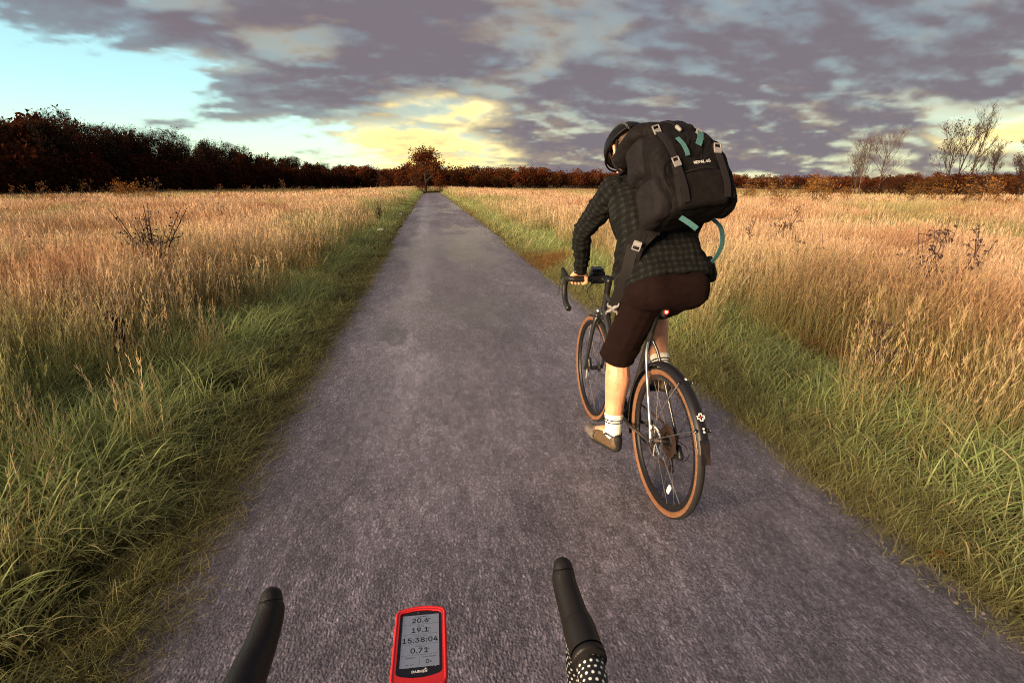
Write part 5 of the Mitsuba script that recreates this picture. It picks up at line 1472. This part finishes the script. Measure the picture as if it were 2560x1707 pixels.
# ---------------------------------------------------------------- the photographer's own handlebar and computer
CX = -0.034
TB2 = TM([1, 0, 0], [0, 1, 0], [0, 0, 1], [CX, -0.520, 0.006])
kc = thing('touring_bicycle', 'nearest bicycle seen only as black brake hoods and spotted bar tape at the bottom edge', 'bicycle')
bike(kc, TB2, fine=False, hoods=False)
mat('m_case_red', (0.62, 0.018, 0.022), 0.45)
mat('m_screen', (0.23, 0.27, 0.36), 0.3)
mat('m_ink', (0.004, 0.004, 0.008), 0.6)
W2 = lambda x, y, z: V(x, y, z)                             # from here on in metres of the place itself
hb = num(kc + '__handlebar_bend')
put(hb + '__bar_core', tube(spline([V(CX - 0.17, 0.402, 0.955), V(CX - 0.05, 0.400, 0.957), V(CX + 0.05, 0.400, 0.957), V(CX + 0.17, 0.402, 0.955)], 6), 0.0135, 14), 'm_black', 40)
for s in (-1, 1):
    tipx = -0.2195 if s < 0 else 0.1575
    bx_ = -0.229 if s < 0 else 0.163
    off = 0.002 if s < 0 else 0.0
    p = spline([V(CX + s * 0.075, 0.400, 0.956), V(CX + s * 0.155, 0.398, 0.955), V(bx_ - s * 0.012, 0.412, 0.956), V(bx_ - s * 0.002, 0.440, 0.958), V(bx_, 0.475, 0.956), V(bx_ + s * 0.002, 0.505, 0.930), V(bx_ + s * 0.004, 0.500, 0.880), V(bx_ + s * 0.006, 0.455, 0.835), V(bx_ + s * 0.008, 0.36, 0.815)], 9)
    m, w = tube(p, 0.0172, 20, True, True)
    put(hb + '__bar_tape', m, 'm_dots', True, uv=w)
    yb = 0.458 if s > 0 else 0.440
    hp = spline([V(bx_, yb, 0.962), V(bx_ - s * 0.001, yb + 0.045, 0.966), V((bx_ + tipx) / 2, 0.520 + off, 0.970), V(tipx, 0.558 + off, 0.984), V(tipx + s * 0.001, 0.572 + off, 0.994)], 8)
    L = np.linspace(0, 1, len(hp))
    rad = np.interp(L, [0, 0.2, 0.5, 0.75, 0.9, 1.0], [0.0200, 0.0205, 0.0178, 0.0160, 0.0155, 0.0142] if s > 0 else [0.0220, 0.0222, 0.0190, 0.0165, 0.0158, 0.0142])
    v, f = tube(hp, rad, 28, flat=1.12)
    end = soft(hull((hp[-1], 0.0142), (hp[-1] + V(0, 0.004, 0.004), 0.0128), s=28), 0.004, 0)
    k2 = num(kc + '__brake_hood')
    put(k2 + '__grip', (v, f), 'm_hood', True)
    put(k2 + '__horn_cap', end, 'm_hood', True)
    put(k2 + '__cuff', tube(hp[:3] + V(0, -0.002, 0), [0.0206, 0.0212, 0.0208] if s > 0 else [0.0226, 0.0230, 0.0226], 28, flat=1.12), 'm_hood', True)
    put(kc + '__brake_lever', tube(spline([hp[-1] + V(0, 0.006, -0.022), hp[-1] + V(s * 0.012, 0.004, -0.05), hp[-1] + V(s * 0.026, -0.015, -0.09), hp[-1] + V(s * 0.034, -0.035, -0.125)], 6), np.linspace(0.008, 0.0055, 19), 8, flat=0.6), 'm_black', True)

# cycle computer on an out-front mount
kg = thing('cycle_computer', 'red cased cycle computer with a grey screen of figures between the brake hoods', 'bike computer')
gx_ = nn(V(0.99974, -0.00748, -0.02135))
gy0 = nn(V(0.0061, 0.9979, -0.0642))
gz_ = nn(np.cross(gx_, gy0))
gy_ = np.cross(gz_, gx_)
GO = V(-0.0325, 0.4736, 1.0032)                             # centre of the face
TG = TM(gx_, gy_, gz_, GO)
w_, h_ = 0.0585, 0.1175


def face(w, h, bulge, r, n=10):
    """rounded upright outline with bowed ends"""
    x = np.linspace(-w / 2, w / 2, 25)
    top = h / 2 - bulge * (2 * x / w) ** 2
    g = shapely.Polygon(np.vstack([np.stack([x, top], -1), np.stack([x[::-1], -top[::-1]], -1)]))
    return g.buffer(-r).buffer(r, quad_segs=n)


def plate(g, z0, z1, ch=0.0):
    """extrusion of an outline between two heights, its upper edge rounded over ch"""
    out = []
    e = trimesh.creation.extrude_polygon(g, z1 - z0 - ch, engine='earcut')
    out.append((e.vertices + [0, 0, z0], e.faces))
    if ch:
        for q in range(4):
            a, b = math.sin(math.pi / 2 * (q + 1) / 4), 1 - math.cos(math.pi / 2 * (q + 1) / 4)
            e = trimesh.creation.extrude_polygon(g.buffer(-ch * b), ch * (a - math.sin(math.pi / 2 * q / 4)) + 0.0001, engine='earcut')
            out.append((e.vertices + [0, 0, z1 - ch + ch * math.sin(math.pi / 2 * q / 4) - 0.0001], e.faces))
    return cat(out)


rim = face(w_, h_, 0.006, 0.009)
hole = face(w_ - 0.0092, h_ - 0.0185, 0.0052, 0.0055)
ho = shapely.affinity.translate(hole, 0, 0.0040)
put(kg + '__case', plate(rim, -0.0165, -0.0016, 0.0), 'm_case_red', 35, TG)
put(kg + '__case_rim', plate(rim.difference(ho), -0.0017, 0.0010, 0.0), 'm_case_red', 35, TG)
put(kg + '__case_bevel', cat([tube(np.array([[x, y, -0.0004] for x, y in np.array(rim.buffer(-0.0012).exterior.coords)]), 0.0022, 8)]), 'm_case_red', True, TG)
put(kg + '__front_glass', plate(ho.buffer(-0.0002), -0.0016, -0.0006), 'm_glass_black', 35, TG)
sw, sh_ = 0.0425, 0.0760
sy = 0.0075
sk = num(kg + '__screen')
put(sk + '__panel', plate(shapely.box(-sw / 2, sy - sh_ / 2, sw / 2, sy + sh_ / 2), -0.0006, -0.0004), 'm_screen', False, TG)


def say(t, size, x, y, bold=False, mid=True, m='m_ink', key='lettering', z=-0.0004):
    tm = meshkit.text_mesh(t, size, 0.0001, bold)
    v = np.array(tm.vertices)
    v[:, 0] -= (v[:, 0].max() + v[:, 0].min()) / 2 if mid else v[:, 0].min()
    put(sk + '__' + key, (v + [x, y, z], tm.faces), m, False, TG)


top = sy + sh_ / 2
rows = [('Avg Speed', '20.6', 'mi', 'h'), ('Speed', '19.1', 'mi', 'h'), ('Time of Day', '15:38:04', '', ''), ('Distance', '0.71', 'm', 'i')]
for q, (lab, val, u1, u2) in enumerate(rows):
    y = top - 0.0150 * q
    say(lab, 0.0019, 0.0, y - 0.0036)
    say(val, 0.0068, -0.0006 if u1 else 0.0, y - 0.0122, True)
    if u1:
        xx = 0.0084 if q < 2 else 0.0080
        say(u1, 0.0022, xx, y - 0.0082, True, False)
        say(u2, 0.0022, xx, y - 0.0120, True, False)
    put(sk + '__rule', box((0, y - 0.0148, -0.00032), (sw * 0.94, 0.00022, 0.0001)), 'm_ink', False, TG)
say('Cadence', 0.0019, -0.0105, top - 0.0640)
say('Total Ascent', 0.0019, 0.0105, top - 0.0640)
say('_ _', 0.0050, -0.0105, top - 0.0722)
say('0', 0.0052, 0.0085, top - 0.0722, True)
say('ft', 0.0022, 0.0122, top - 0.0712, True)
put(sk + '__rule', box((0, top - 0.0672, -0.00032), (0.00022, 0.0140, 0.0001)), 'm_ink', False, TG)
say('GARMIN', 0.0030, 0.0, sy - sh_ / 2 - 0.0072, True, True, 'm_white', 'maker_lettering', -0.0006)
tri = trimesh.creation.extrude_polygon(shapely.Polygon([(-0.0012, 0), (0.0012, 0), (0, 0.0020)]), 0.0001, engine='earcut')
put(sk + '__maker_triangle', (tri.vertices + [0.0066, sy - sh_ / 2 - 0.0034, -0.0006], tri.faces), 'm_white', False, TG)
put(kg + '__sensor_dot', (trimesh.creation.icosphere(1).vertices * [0.0008, 0.0008, 0.0002] + [-0.0035, top + 0.0045, -0.0006], trimesh.creation.icosphere(1).faces), 'm_steel', True, TG)
mtp = [V(CX, 0.400, 0.957), V(CX + 0.002, 0.425, 0.958), V(CX + 0.002, 0.458, 0.966), GO - gz_ * 0.020]
put(kg + '__mount_arm', tube(spline(mtp, 6), np.linspace(0.013, 0.014, 19), 10), 'm_black', True)
put(kg + '__mount_clamp', rod(V(CX - 0.016, 0.4005, 0.957), V(CX + 0.016, 0.4005, 0.957), 0.0190, 16), 'm_black', 40)
put(kg + '__sync_cord', tube(spline([V(-0.004, 0.410, 0.975), V(0.010, 0.424, 0.984), V(0.024, 0.416, 0.976), V(0.040, 0.402, 0.962)], 8), 0.0028, 8), 'm_black', True)

# ---------------------------------------------------------------- small things
rng = np.random.default_rng(99)
lx, ly = at_px(2345, 1393)
lf = []
for q in range(6):
    a = q * 1.05 + 0.3
    lf.append([0.05 * math.cos(a) * (1 + 0.4 * (q % 2)), 0.022 * math.sin(a), 0.006 + 0.012 * math.sin(q * 2.1)])
c = np.array([[0, 0, 0.014]])
lv = np.vstack([c, lf])
k = thing('fallen_leaf', 'pale orange dead leaf lying at the right edge of the lane', 'leaf')
scene[k] = mikit.ply((lv + [lx, ly, 0.010], np.array([[0, i + 1, (i + 1) % 6 + 1] for i in range(6)])), 'm_leaf_gold', smooth=True, uv=np.full((7, 2), 0.9))
for u, v, s, lab in ((952, 575, 0.10, 'larger scrap of white litter in the left verge'), (1002, 535, 0.09, 'smaller scrap of white litter farther along the left verge')):
    x, y = at_px(u, v, 0.15)
    g = trimesh.creation.icosphere(2)
    vv = g.vertices * [s, s * 0.7, s * 0.22]
    vv = vv * (0.7 + 0.7 * meshkit.fbm(g.vertices * 1.7 + u, 3, 2))[:, None]
    k = thing('litter_scrap', lab, 'litter')
    scene[k] = mikit.ply((vv + [x, y, 0.16], g.faces), 'm_white', smooth=False)
